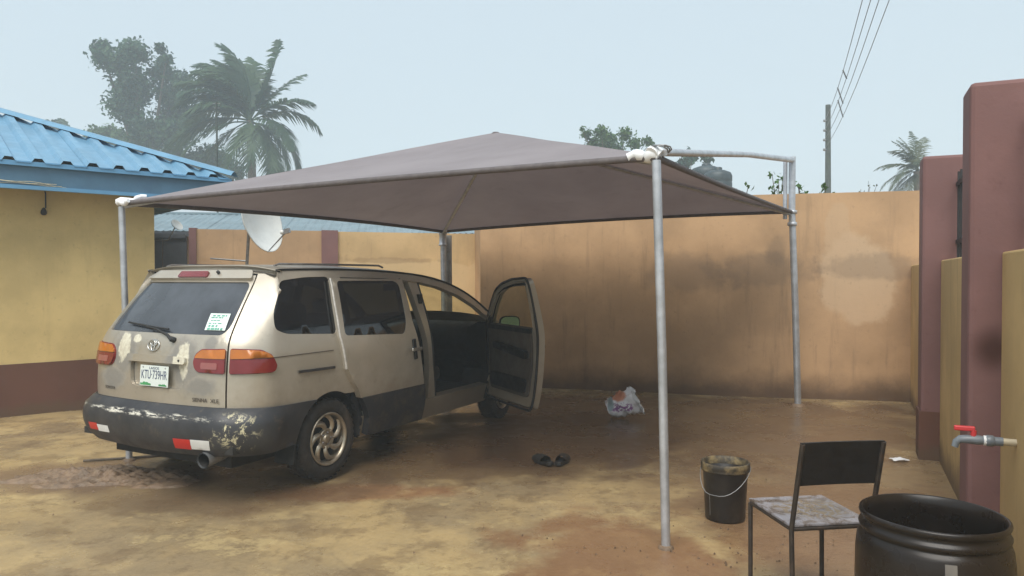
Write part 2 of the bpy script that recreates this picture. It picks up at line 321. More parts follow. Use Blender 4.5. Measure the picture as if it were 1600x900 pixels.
class MB:
    def __init__(s): s.v = []; s.f = []; s.sm = []
    def add(s, vs, fs, smooth=False):
        n = len(s.v); s.v += [tuple(p) for p in vs]; s.f += [tuple(i+n for i in f) for f in fs]; s.sm += [smooth]*len(fs); return s
    def box(s, c, d, rz=0., rx=0., ry=0., m=None):
        T = Matrix.Translation(c) @ Matrix.Rotation(rz, 4, 'Z') @ Matrix.Rotation(ry, 4, 'Y') @ Matrix.Rotation(rx, 4, 'X') if m is None else m
        q = [T @ Vector((x*d[0]/2, y*d[1]/2, z*d[2]/2)) for x in (-1, 1) for y in (-1, 1) for z in (-1, 1)]
        return s.add(q, [(0, 1, 3, 2), (4, 6, 7, 5), (0, 4, 5, 1), (2, 3, 7, 6), (0, 2, 6, 4), (1, 5, 7, 3)])
    def slab(s, a, b, t0, t1, z0, z1):
        """wall piece along plan line a->b, between offsets t0,t1 to the left of it, z0..z1"""
        a = Vector((a[0], a[1])); b = Vector((b[0], b[1])); d = (b-a).normalized(); n = Vector((-d.y, d.x))
        P = [a+n*t0, b+n*t0, b+n*t1, a+n*t1]
        q = [(p.x, p.y, z) for z in (z0, z1) for p in P]
        return s.add(q, [(3, 2, 1, 0), (4, 5, 6, 7), (0, 1, 5, 4), (1, 2, 6, 5), (2, 3, 7, 6), (3, 0, 4, 7)])
    def tube(s, pts, r, n=10, cap=True):
        pts = [Vector(p) for p in pts]; rs = r if isinstance(r, (list, tuple)) else [r]*len(pts)
        V = []; ref = None
        for i, p in enumerate(pts):
            d = (pts[min(i+1, len(pts)-1)]-pts[max(i-1, 0)]).normalized()
            if ref is None: ref = d.orthogonal().normalized()
            x = (ref-d*ref.dot(d)); x = x.normalized() if x.length > 1e-6 else d.orthogonal().normalized(); ref = x; y = d.cross(x)
            V += [p+(x*math.cos(2*PI*k/n)+y*math.sin(2*PI*k/n))*rs[i] for k in range(n)]
        F = [(i*n+k, i*n+(k+1) % n, (i+1)*n+(k+1) % n, (i+1)*n+k) for i in range(len(pts)-1) for k in range(n)]
        s.add(V, F, True)
        if cap: s.add(V[:n], [tuple(range(n))[::-1]]); s.add(V[-n:], [tuple(range(n))])
        return s
    def lathe(s, prof, c=(0, 0, 0), n=32, axis='Z', smooth=True, m=None):
        V = []
        for r, z in prof:
            for k in range(n):
                a = 2*PI*k/n; p = (r*math.cos(a), r*math.sin(a), z)
                if axis == 'Y': p = (p[0], p[2], p[1])
                p = Vector(p)
                V.append((m @ p) if m else p+Vector(c))
        F = []
        for i in range(len(prof)-1):
            for k in range(n):
                q = (i*n+k, i*n+(k+1) % n, (i+1)*n+(k+1) % n, (i+1)*n+k)
                F.append(q[::-1] if axis == 'Y' else q)
        return s.add(V, F, smooth)
    def disc(s, c, r, n=32): return s.add([(c[0]+r*math.cos(2*PI*k/n), c[1]+r*math.sin(2*PI*k/n), c[2]) for k in range(n)], [tuple(range(n))])
    def grid(s, rows, smooth=True, flip=False):
        m = len(rows[0]); V = [p for r in rows for p in r]
        F = [(i*m+k, i*m+k+1, (i+1)*m+k+1, (i+1)*m+k) for i in range(len(rows)-1) for k in range(m-1)]
        return s.add(V, [f[::-1] for f in F] if flip else F, smooth)
    def build(s, name, mat, parent=None, bevel=0., merge=False):
        me = bpy.data.meshes.new(name); me.from_pydata(s.v, [], s.f)
        me.polygons.foreach_set('use_smooth', s.sm); me.update()
        if merge:
            bm = bmesh.new(); bm.from_mesh(me); bmesh.ops.remove_doubles(bm, verts=bm.verts, dist=1e-4); bmesh.ops.recalc_face_normals(bm, faces=bm.faces); bm.to_mesh(me); bm.free()
        o = link(name, me, mat, parent)
        if bevel:
            md = o.modifiers.new('bevel', 'BEVEL'); md.width = bevel; md.segments = 2; md.limit_method = 'ANGLE'; md.angle_limit = R(40)
        return o
def lerp(a, b, t): return tuple(x+(y-x)*t for x, y in zip(a, b))
WORLDP = set()
def wempty(name, loc, label, cat, group=None):
    """thing whose parts are modelled straight in yard coordinates"""
    e = empty(name, loc, 0, label, cat, group); e['kind'] = 'thing'; WORLDP.add(e.name); return e
_link = link
def link(name, me, mat, parent=None):
    o = _link(name, me, mat, parent)
    if parent and parent.name in WORLDP: o.matrix_parent_inverse = parent.matrix_basis.inverted()
    return o

# ------------------------------------------------------------------ ground
rows = []
xs = sorted(set([-110, -70, -40, -25, -15] + [x*.5 for x in range(-24, 25)] + [15, 25, 40, 70, 110]))
ys = sorted(set([-60, -30, -12] + [y*.5 for y in range(-8, 40)] + [25, 35, 50, 80, 120]))
def gz(x, y): return .012*math.sin(x*1.3+.7*y)*math.sin(y*.9-.4*x) if -8 < x < 6 and 0 < y < 11 else 0
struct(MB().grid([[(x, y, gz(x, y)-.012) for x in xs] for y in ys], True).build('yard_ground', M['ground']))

# ------------------------------------------------------------------ yellow house with blue hipped roof
HD = Vector((.754, .656, 0)); HN = Vector((.656, -.754, 0))       # along the wall, out of the wall
HC = Vector((-4.62, 9.64, 0))                                       # wall corner
house = wempty('yellow_house', tuple(HC), 'mustard yellow house with brown painted plinth and blue sheet hipped roof', 'house')
LEN, DEP = 10., 7.
A = HC-HD*LEN; B = HC; Cc = HC-HN*DEP; D = A-HN*DEP
def hw(name, mat, z0, z1, off):
    m = MB()
    P = [A+(HN-HD)*off, B+(HN+HD)*off, Cc+(HD-HN)*off, D-(HD+HN)*off]
    q = [(p.x, p.y, z) for z in (z0, z1) for p in P]
    m.add(q, [(0, 1, 5, 4), (1, 2, 6, 5), (2, 3, 7, 6), (3, 0, 4, 7), (4, 5, 6, 7)])
    return m.build(name, mat, house)
hw('wall', M['houseyellow'], -.02, 2.70, 0)
hw('plinth', M['plinth'], -.02, .60, .012)
EZ, OV, OVX = 2.90, .5, .8
E0 = HC+HN*OV+HD*OVX                                                # eave corner
EL = LEN+OVX+1.0
TS = .389
def rp(a, b, h=0): p = E0-HD*a-HN*b; return (p.x, p.y, EZ+b*TS+h)
HALF = (DEP+2*OV)/2
# fascia boards and lips round the eaves
m = MB(); m.slab(tuple(E0)[:2], tuple(E0-HD*EL)[:2], 0, -.03, EZ-.27, EZ-.015); m.build('fascia_board', M['bluefas'], house)
m = MB(); m.slab(tuple(E0-HN*.03)[:2], tuple(E0-HN*2*HALF)[:2], 0, .03, EZ-.27, EZ-.015); m.build('fascia_board', M['bluefas'], house)
m = MB(); m.slab(tuple(E0+HN*.022)[:2], tuple(E0+HN*.022-HD*EL)[:2], 0, -.06, EZ-.315, EZ-.272); m.build('fascia_lip', M['bluelip'], house)
m = MB(); m.slab(tuple(E0+HN*.05)[:2], tuple(E0+HN*.05-HD*EL)[:2], 0, -.05, EZ-.06, EZ-.008); m.build('eave_flashing', M['bluelip'], house)
m = MB(); q = [E0-HN*.03, E0-HD*EL-HN*.03, E0-HD*EL-HN*(2*HALF-.03), E0-HN*(2*HALF-.03)]
m.add([(p.x, p.y, EZ-.26) for p in q], [(3, 2, 1, 0)]); m.build('soffit', M['bluefas'], house)
# roof sheets, ribs real
def prof(a0, a1):
    out = []; a = a0; k = 0
    pitch = .27
    n = round((a1-a0)/pitch); pitch = (a1-a0)/n
    for i in range(n):
        b = a0+i*pitch
        out += [(b, 0), (b+pitch*.50, 0), (b+pitch*.62, .052), (b+pitch*.88, .052)]
    out.append((a1, 0)); return out
for i in range(14):
    a0 = .03+i*.82; a1 = a0+.835
    if a0 > EL-.5: break
    r0, r1 = [], []
    for a, h in prof(a0, a1):
        top = max(.02, min(a-.04, HALF)); r0.append(rp(a, -.06, h+.004*(i % 2))); r1.append(rp(a, top, h+.004*(i % 2)))
    mid = [lerp(p, q, .5) for p, q in zip(r0, r1)]
    MB().grid([r0, mid, r1], False, True).build('roof_sheet', M['blue'], house)
# the hip end and the far slope
def rpe(c, b, h=0): p = E0-HN*c-HD*b; return (p.x, p.y, EZ+b*TS+h)
for i in range(10):
    c0 = .03+i*.82; c1 = min(c0+.835, 2*HALF-.02)
    if c0 > 2*HALF-.2: break
    r0, r1 = [], []
    for c, h in prof(c0, c1):
        r0.append(rpe(c, -.06, h+.004*(i % 2))); r1.append(rpe(c, max(.02, min(c-.04, 2*HALF-c-.04)), h+.004*(i % 2)))
    MB().grid([r0, r1], False).build('roof_sheet', M['blue'], house)
m = MB(); m.add([rp(HALF, HALF, .0), rp(EL, HALF, .0), (lambda p: (p.x, p.y, EZ))(E0-HD*EL-HN*2*HALF), (lambda p: (p.x, p.y, EZ))(E0-HN*2*HALF)], [(0, 1, 2, 3)]); m.build('roof_slope', M['blue'], house)
def cap(p0, p1, wv):
    m = MB(); w = Vector(wv)
    R_ = []
    for t in (0, .5, 1):
        p = Vector(lerp(p0, p1, t)); R_.append([p-w*.15+Vector((0, 0, .04)), p-w*.07+Vector((0, 0, .085)), p+Vector((0, 0, .105)), p+w*.07+Vector((0, 0, .085)), p+w*.15+Vector((0, 0, .04))])
    m.grid(R_, True); return m
hdir = (HD+HN).normalized()
cap(rp(-.04, -.04), rp(HALF, HALF), HD.cross(Vector((0, 0, 1)))*-.5+HD*.5).build('ridge_cap', M['blue'], house)
cap(rp(HALF, HALF), rp(EL, HALF), HN).build('ridge_cap', M['blue'], house)

# dark bracket on the house wall, straw caught on the fascia
wl = wempty('wall_bracket', (-5.53, 8.84, 2.3), 'small dark lamp bracket hanging high on the yellow house wall', 'bracket')
p = Vector((-5.53, 8.84, 0))
m = MB(); m.tube([p+HN*.01+Vector((0, 0, 2.62)), p+HN*.05+Vector((0, 0, 2.60)), p+HN*.05+Vector((0, 0, 2.42))], .009, 6); m.build('drop_pipe', M['black'], wl)
m = MB(); m.lathe([(.0, .05), (.015, .04), (.03, .01), (.034, -.02), (.02, -.04), (0, -.045)], tuple(p+HN*.05-HD*.02+Vector((0, 0, 2.38))), 12); m.build('lamp_head', M['black'], wl)
def eav(px, z, off=.008): p = E0-HD*px+HN*off; return (p.x, p.y, z)
m = MB()
for k in range(4):
    a = 3.15-.1*k; pts = []
    for i in range(9): pts.append(eav(a-i*.16*(1-.12*k), 2.668+.012*math.sin(i*1.3+k*2)+.006*k-.004*i, .012+.004*k))
    m.tube(pts, .0035, 4)
m.tube([eav(3.15, 2.68, .02), eav(3.22, 2.72, .02), eav(3.25, 2.78, .02)], .0035, 4)
tag(m.build('dry_straw', M['straw']), 'pale dry straw caught along the blue fascia board of the house', 'straw')

# ------------------------------------------------------------------ boundary wall of the yard
WD = Vector((-.968, .252, 0)).normalized()
wa = Vector((5.24, 9.59, 0))-WD*2.5; wb = Vector((-.47, 11.08, 0))
bw = wempty('boundary_wall', (2.4, 10.35, 0), 'tall orange rendered boundary wall with dark mould band behind the shade canopy', 'wall')
MB().slab(wa[:2], wb[:2], 0, -.22, -.05, 2.72).build('wall_body', M['wall'], bw)
MB().slab((wb+WD*-.22)[:2], (-.75, 14.9), 0, -.22, -.05, 2.70).build('return_wall', M['wall'], bw)
bw2 = wempty('rear_wall', (-3.5, 14.2, 0), 'pale orange rear wall with water stained patch and maroon pillar', 'wall')
la, lb, lc = (-5.80, 13.40), (-3.42, 14.0), (-.62, 14.80)
dl = Vector((lb[0]-la[0], lb[1]-la[1])).normalized()
l1 = (lb[0]-dl.x*.15, lb[1]-dl.y*.15); l2 = (lb[0]+dl.x*.15, lb[1]+dl.y*.15)
MB().slab(la, l1, 0, .22, -.05, 2.47).build('wall_body', M['wallrear'], bw2)
MB().slab(l2, lc, 0, .22, -.05, 2.46).build('wall_body', M['wallpale'], bw2)
MB().slab(l1, l2, -.06, .26, -.05, 2.48).build('pillar', M['maroon'], bw2)
m = MB(); m.slab((la[0]-.0, la[1]), (la[0]+.12, la[1]+.03), -.03, .2, -.05, 2.49); m.build('end_pillar', M['maroon'], bw2)
g_ = wempty('sheet_metal_gate', (-6.5, 13.2, 0), 'dark grey sheet metal gate in the gap beside the yellow house', 'gate')
for k in range(4):
    x0 = -7.4+k*.395; MB().slab((x0, 12.98+.1*k), (x0+.385, 13.07+.1*k), 0, .05, .06, 2.36).build('sheet_panel', M['gate'], g_)
MB().slab((-7.42, 12.96), (-5.84, 13.36), -.05, -.01, 2.30, 2.38).build('top_rail', M['gate'], g_)
MB().slab((-7.42, 12.96), (-5.84, 13.36), -.05, -.01, 1.15, 1.22).build('middle_rail', M['gate'], g_)

# neighbour's house behind the rear wall
nb = wempty('neighbour_house', (-6, 18, 0), 'neighbouring house with low weathered grey sheet roof behind rear wall', 'house')
MB().slab((-11.0, 16.6), (-.8, 18.2), 0, 4.2, -.05, 2.62).build('wall', M['wallrear'], nb)
na, ne = Vector((-11.8, 15.75, 0)), Vector((-.3, 17.6, 0)); nd = (ne-na).normalized(); nn = Vector((-nd.y, nd.x, 0))
for k in range(14):
    a0, a1 = k*.835, k*.835+.85; rws = []
    for t in (0, 2.7):
        row = []
        for i in range(17):
            a = a0+(a1-a0)*i/16; p = na+nd*a+nn*t; row.append((p.x, p.y, 2.62+t*.22+.012*math.cos(i*PI*.75)+.003*(k % 2)))
        rws.append(row)
    MB().grid(rws, False).build('roof_sheet', M['neighroof'], nb)
MB().slab((na+nn*2.7)[:2], (ne+nn*2.7)[:2], -.1, .1, 3.2, 3.25).build('ridge_cap', M['neighroof'], nb)
MB().add([tuple(na+nn*2.7+Vector((0, 0, 3.21))), tuple(ne+nn*2.7+Vector((0, 0, 3.21))), tuple(ne+nn*5.6+Vector((0, 0, 2.6))), tuple(na+nn*5.6+Vector((0, 0, 2.6)))], [(0, 1, 2, 3)]).build('roof_slope', M['neighroof'], nb)
MB().slab(na[:2], ne[:2], -.012, .012, 2.50, 2.61).build('fascia_board', M['gate'], nb)

# ------------------------------------------------------------------ fence on the right: maroon pillars, low mustard walls
FD = Vector((-.41, -.91, 0)).normalized(); FO = Vector((-FD.y, FD.x, 0))     # towards the viewer's end, and out of the yard
if FO.x < 0: FO = -FO
fw_ = wempty('fence_wall', (3.2, 5.4, 0), 'maroon fence pillars with low mustard yellow wall panels between them', 'wall')
c1 = Vector((3.63, 6.61, 0)); c2 = Vector((2.51, 4.10, 0))
def fbox(name, mat, c, a0, a1, o0, o1, z0, z1, bevel=0.):
    """box along the fence: a = along FD from c, o = outwards"""
    q = [c+FD*a+FO*o for a, o in ((a0, o0), (a1, o0), (a1, o1), (a0, o1))]
    m = MB(); m.add([(p.x, p.y, z) for z in (z0, z1) for p in q], [(3, 2, 1, 0), (4, 5, 6, 7), (0, 1, 5, 4), (1, 2, 6, 5), (2, 3, 7, 6), (3, 0, 4, 7)])
    return m.build(name, mat, fw_, bevel)
for c in (c1, c2): fbox('pillar', M['maroon'], c, -.30, 0, 0, .62, -.05, 2.68, .025)
L12 = (c2-c1).length-.30
fbox('wall_panel', M['panel'], c1, .0, L12, .15, .40, -.05, 1.76, .012)
fbox('wall_panel', M['panel'], c2, .0, 1.10, .155, .40, -.05, 1.75, .012)
c3 = c2+FD*1.10+FO*.155
MB().slab((c3.x, c3.y+.05), (c3.x, -4.0), .0, .25, -.05, 1.74).build('wall_panel', M['panel'], fw_)
fbox('wall_panel', M['panel'], c1, -3.6, -.30, .15, .40, -.05, 1.76, .012)
for c, L in ((c1, L12), (c2, 1.0)):
    for k in range(int(L/.16)):
        fbox('grille_bar', M['black'], c, .06+k*.16, .085+k*.16, .262, .287, 1.76, 2.52)
    for z in (1.90, 2.40): fbox('grille_rail', M['black'], c, .0, L, .258, .291, z, z+.035)
fbox('maroon_skirting', M['plinth'], c1, -.305, .005, -.012, .3, -.05, .42)

# ------------------------------------------------------------------ shade canopy
P1 = Vector((-3.38, 6.56, 0)); P3 = Vector((.92, 4.43, 0)); P4 = Vector((3.61, 9.39, 0)); P2 = Vector((-.99, 10.85, 0))
K1 = Vector((-3.43, 6.56, 2.27)); K3 = Vector((.855, 4.43, 2.335)); K4 = Vector((3.52, 9.39, 2.44)); K2 = Vector((-1.005, 10.85, 2.28))
AP = Vector((-.17, 7.86, 3.13))
can = wempty('shade_canopy', (-.1, 7.7, 0), 'brown grey fabric carport canopy on galvanised pipe posts over the minivan', 'canopy')
def fab(a, b, bow, sagc):
    """triangular panel a-b-apex; free edge bowed inward, cloth slightly slack"""
    rows = []; N = 18
    for i in range(N+1):
        t = i/N; row = []
        ea = a.lerp(AP, t); eb = b.lerp(AP, t)
        for k in range(N+1):
            u = k/N; p = ea.lerp(eb, u); w = 4*u*(1-u)*(1-t)
            cen = AP-(a+b)/2; p = p+cen*(bow*w*(1-t))
            p.z -= sagc*w*t*1.6*(1-t)+.035*4*t*(1-t)*(4*u*(1-u))
            p.z += .007*math.sin(u*31+t*9)*t*(1-t)*2
            row.append(p)
        rows.append(row)
    return rows
edges = [(K1, K3), (K3, K4), (K4, K2), (K2, K1)]
for a, b in edges:
    rws = fab(a, b, .035, .03)
    o = MB().grid(rws, True).build('canopy_panel', M['fabric'], can)
    m = MB(); m.tube([p+Vector((0, 0, -.012)) for p in rws[0]], .022, 8); m.build('hem', M['hem'], o)
for k in (K1, K2, K3, K4):
    MB().tube([k+Vector((0, 0, -.045)), k.lerp(AP, .5)+Vector((0, 0, -.05)), AP+Vector((0, 0, -.05))], .019, 8).build('ridge_pole', M['galv'], can)
MB().lathe([(.0, .006), (.03, .003), (.05, -.012), (.03, -.06), (.0, -.06)], tuple(AP), 16).build('apex_cap', M['hem'], can)
def post(p, k, r, mat, ext=.03):
    o = MB().tube([p+Vector((0, 0, -.02)), p.lerp(k, .5)+Vector((.006, 0, 0)), k+Vector((0, 0, ext))], r, 14).build('post', mat, can)
    m = MB(); m.lathe([(r*2.1, -.03), (r*1.7, .004), (r*1.2, .012), (r*.9, .014)], (p.x, p.y, 0), 14); m.build('footing_collar', M['mudheap'], o)
    return o
post(P1, K1+Vector((0, 0, -.07)), .028, M['galv'])
post(P3, K3+Vector((0, 0, -.06)), .027, M['galv'])
o2 = post(P2, K2+Vector((0, 0, -.03)), .040, M['galv'])
MB().tube([P2+Vector((.07, .12, -.02)), K2+Vector((.07, .12, -.06))], .050, 12).build('back_post', M['oldpost'], can)
MB().lathe([(.05, 0), (.062, .005), (.062, .02), (.052, .03), (.052, .16), (.06, .17), (.06, .19), (.045, .2)], tuple(K2+Vector((0, 0, -.22))), 14).build('collar', M['galv'], o2)
o4 = post(P4, K4, .042, M['galv'], .0)
MB().tube([K4+Vector((.0, 0, -.02)), Vector((3.52, 9.39, 3.12))], .042, 14).build('post_extension', M['galv'], can)
MB().tube([K4+Vector((-.075, .03, -.1)), Vector((3.445, 9.42, 3.08))], .026, 12).build('brace_post', M['galv'], can)
for z in (2.40, 2.25): MB().lathe([(.042, 0), (.058, .004), (.058, .045), (.042, .05)], (3.525, 9.39, z), 14).build('collar', M['galv'], o4)
tb = [K3+Vector((.05, .02, .02)), K3.lerp(Vector((3.52, 9.39, 3.09)), .5)+Vector((0, 0, .03)), Vector((3.52, 9.39, 3.08))]
MB().tube(tb, [.024, .026, .036], 12).build('top_beam', M['galv'], can)
# corner wraps: crumpled white sleeves where the cloth is lashed to the posts
def sleeve(k, d, n, L, r):
    pts = []; rs = []
    for i in range(n):
        t = i/(n-1); pts.append(k+d*(L*t)+Vector((.006*math.sin(i*2.1), .006*math.cos(i*1.7), .012*math.sin(i*1.3))))
        rs.append(r*(1-.35*t)*(1+.14*math.sin(i*2.7)))
    return MB().tube(pts, rs, 9)
sleeve(K3+Vector((.02, .0, .0)), (K1-K3).normalized()*.95+Vector((0, 0, .05)), 9, .20, .042).build('corner_sleeve', M['white'], can)
sleeve(K3+Vector((-.03, -.01, .005)), (K4-K3).normalized(), 9, .16, .045).build('corner_sleeve', M['white'], can)
m = MB()
for j in range(3): m.tube([K3+Vector((.02+.05*math.cos(a*.7+j)+.01*j, .05*math.sin(a*.7+j), .02+.035*math.sin(a*.35+j*.3))) for a in range(10)], .0045, 5)
m.build('lashing_rope', M['steel'], can)
sleeve(K1+Vector((-.05, .02, .0)), (AP-K1).normalized()*.9, 8, .26, .030).build('corner_sleeve', M['white'], can)
sleeve(K1+Vector((-.02, -.02, -.01)), (K3-K1).normalized(), 7, .14, .028).build('corner_sleeve', M['white'], can)
for s in (-1, 1): MB().box(tuple(K2+Vector((.085*s, -.03, -.005))), (.09, .03, .03), .1*s, 0, -.1*s).build('corner_clip', M['white'], can)

# ------------------------------------------------------------------ satellite dishes
def dish(name, loc, rad, aim, label, base, arm=True, squash=1.0):
    e = wempty(name, base, label, 'satellite dish', None)
    z = Vector(aim).normalized(); x = Vector((0, 0, 1)).cross(z).normalized(); y = z.cross(x)
    T = Matrix((x*squash, y, z)).transposed().to_4x4(); T.translation = Vector(loc)
    m = MB(); pr = [(rad*t, .55*rad*rad*t*t/rad*.75) for t in (0.001, .2, .4, .6, .8, .93, 1.)]
    m.lathe(pr, n=40, m=T); m.lathe([(rad, .41*rad), (rad*1.02, .425*rad), (rad*1.02, .40*rad), (rad*.99, .39*rad)], n=40, m=T)
    m.lathe([(a*.99, b-.012) for a, b in pr][::-1], n=40, m=T)
    m.build('reflector', M['dish'], e)
    c = Vector(loc)
    if arm:
        bot = T @ Vector((0, -rad, .41*rad)); lnb = c+z*rad*1.15-y*rad*.55
        MB().tube([c-z*.05-y*rad*.2, bot-z*.03, lnb], .012, 8).build('feed_arm', M['steel'], e)
        mm = Matrix((x, y, z)).transposed().to_4x4(); mm.translation = lnb
        m = MB(); m.box((0, 0, 0), (.05, .07, .10), m=mm); m.lathe([(.0, -.10), (.03, -.10), (.032, -.05), (.022, 0)], n=12, m=mm); m.build('feed_horn', M['steel'], e)
        MB().lathe([(0, -.10), (.032, -.10), (.035, -.06), (.02, -.05)], n=12, m=mm @ Matrix.Rotation(.3, 4, 'Y')).build('feed_cap', M['dish'], e)
    return e, c, z
e, c, z = dish('satellite_dish', (-4.05, 11.6, 2.44), .50, (.93, -.26, .24), 'large white satellite dish on a steel mast behind the minivan', (-4.1, 11.75, 0))
MB().tube([(-4.22, 11.8, -.02), (-4.20, 11.8, 1.7), c-z*.04], .024, 10).build('mast', M['steel'], e)
MB().tube([(-4.20, 11.8, 1.86), (-4.75, 11.75, 1.90)], .012, 8).build('stay', M['steel'], e)
m = MB(); m.box((-4.22, 11.8, .01), (.3, .3, .04)); m.build('foot_plate', M['steel'], e)
e, c, z = dish('small_dish', (-5.45, 12.1, 2.43), .10, (.72, -.30, .55), 'small pale dish fixed at the corner of the yellow house', (-5.3, 11.2, 2.3), False)
MB().tube([c-z*.01, c-z*.2+Vector((0, 0, -.1)), (-5.80, 12.1, 2.2), (-5.83, 12.12, 0)], .010, 8).build('mast', M['steel'], e)

# ------------------------------------------------------------------ vegetation
npr = np.random.RandomState(3)
def leaves(centres, n, size, aspect=1.7, droop=.2, shell=.25):
    """leaf quads spread through ellipsoidal clumps: centres = [(c, (rx,ry,rz), weight)]"""
    w = np.array([q[2] for q in centres], float); w /= w.sum()
    idx = npr.choice(len(centres), n, p=w)
    C = np.array([q[0] for q in centres])[idx]; Rr = np.array([q[1] for q in centres])[idx]
    d = npr.normal(size=(n, 3)); d /= np.linalg.norm(d, axis=1)[:, None]
    rad = shell+(1-shell)*npr.rand(n)**.7; rad *= 1+.30*npr.normal(size=n)
    ctr = C+d*Rr*rad[:, None]
    nrm = d*.7+npr.normal(size=(n, 3))*.7; nrm[:, 2] += .35; nrm /= np.linalg.norm(nrm, axis=1)[:, None]
    t = np.cross(nrm, npr.normal(size=(n, 3))); t /= np.linalg.norm(t, axis=1)[:, None]; t[:, 2] -= droop; t /= np.linalg.norm(t, axis=1)[:, None]
    b = np.cross(nrm, t); b /= np.linalg.norm(b, axis=1)[:, None]
    L = size*(.6+.8*npr.rand(n))[:, None]; W = L/aspect
    V = np.empty((n, 4, 3)); V[:, 0] = ctr-t*L*.5; V[:, 1] = ctr+b*W*.5+nrm*W*.12; V[:, 2] = ctr+t*L*.5; V[:, 3] = ctr-b*W*.5+nrm*W*.12
    return V.reshape(-1, 3)
def leaf_obj(name, V, mat, parent):
    me = bpy.data.meshes.new(name); n = len(V)//4
    me.from_pydata([tuple(p) for p in V], [], [(4*i, 4*i+1, 4*i+2, 4*i+3) for i in range(n)]); me.update()
    return link(name, me, mat, parent)
def clumps(c, R3, n, r, seed, flat=.8):
    q = random.Random(seed); out = []
    for _ in range(n):
        while 1:
            p = [q.uniform(-1, 1) for _ in range(3)]
            if .25 < sum(x*x for x in p) < 1: break
        s = r*q.uniform(.65, 1.3); out.append(((c[0]+p[0]*R3[0], c[1]+p[1]*R3[1], c[2]+p[2]*R3[2]), (s, s, s*flat), s*s))
    return out
def tree(name, base, cl, n, size, mat, label, trunk_r=.2, fork=None, group=None, seed=1):
    e = wempty(name, base, label, 'tree', group); q = random.Random(seed); b = Vector(base)
    mean = Vector((sum(c[0][0] for c in cl)/len(cl), sum(c[0][1] for c in cl)/len(cl), min(c[0][2] for c in cl)))
    f = Vector(fork) if fork else b.lerp(mean, .75)
    m = MB(); m.tube([b, b.lerp(f, .5)+Vector((q.uniform(-.15, .15), 0, 0)), f], [trunk_r*1.25, trunk_r, trunk_r*.75], 9)
    m.build('trunk', M['bark'], e)
    for c in cl[:: max(1, len(cl)//14)]:
        t = Vector(c[0]); MB().tube([f-Vector((0, 0, .2)), f.lerp(t, .5)+Vector((q.uniform(-.2, .2), q.uniform(-.2, .2), -.15)), t], [trunk_r*.45, trunk_r*.28, trunk_r*.1], 6).build('limb', M['bark'], e)
    leaf_obj('crown', leaves(cl, n, size), mat, e)
    return e
def at(px, py, Y):                                     # plan helper used while laying out the far trees
    return ((px-800)/1165*Y, Y, 1.617+(432-py)/1165*Y)
def clp(lst, Y, seed, dy=1.6):
    q = random.Random(seed); return [((lambda p: (p[0], p[1]+q.uniform(-dy, dy), p[2]))(at(x, y, Y)), (r*Y/1165, r*Y/1165*1.1, r*Y/1165*.9), (r/20)**2) for x, y, r in lst]
big = [(178, 85, 13), (188, 105, 16), (215, 82, 17), (205, 110, 22), (240, 100, 18), (262, 118, 18), (162, 130, 12), (176, 138, 8), (195, 140, 22), (230, 140, 26), (268, 150, 24), (300, 138, 18), (280, 105, 10), (275, 92, 8), (215, 175, 26),
       (250, 180, 28), (190, 172, 14), (290, 175, 24), (215, 210, 22), (248, 215, 26), (285, 215, 28), (225, 245, 22), (260, 250, 26), (300, 250, 28), (205, 205, 12), (310, 165, 12), (330, 245, 20), (345, 262, 22), (370, 270, 14)]
tree('broadleaf_tree', (-31.4, 60, 0), clp(big, 60, 4, 3), 27000, .36, M['leaf'], 'tall dark green broadleaf tree behind the blue roof', .5, (-29.4, 60, 9), 'trees beyond the yard', 3)
tree('round_bush_tree', (-35.0, 64, 0), clp([(150, 212, 14), (165, 208, 14), (180, 215, 16), (140, 220, 10), (195, 225, 14), (165, 225, 18), (185, 235, 14)], 64, 5), 5500, .36, M['leaf2'], 'light green rounded tree low beside the tall broadleaf tree', .15, None, 'trees beyond the yard', 4)
tree('far_treetop', (-46.0, 75, 0), clp([(75, 195, 8), (88, 193, 9), (96, 197, 7), (82, 200, 9)], 75, 6), 1200, .5, M['leaf'], 'small far treetop just above the blue ridge line', .12, None, 'trees beyond the yard', 5)
tree('loose_tree', (5.2, 42, 0), clp([(915, 214, 9), (935, 213, 11), (955, 215, 11), (970, 218, 12), (945, 225, 14), (925, 228, 12), (985, 232, 10), (960, 235, 16), (1003, 228, 7), (1014, 226, 6), (905, 210, 4)], 42, 7), 4200, .17, M['leaf2'], 'loose light green tree rising behind the canopy ridge', .12, None, 'trees beyond the yard', 6)
tree('small_tree', (11.2, 46, 0), clp([(1075, 247, 8), (1085, 246, 8), (1095, 252, 8), (1070, 255, 10)], 46, 8), 900, .3, M['leaf'], 'small green treetop beside the black water tanks', .1, None, 'trees beyond the yard', 7)

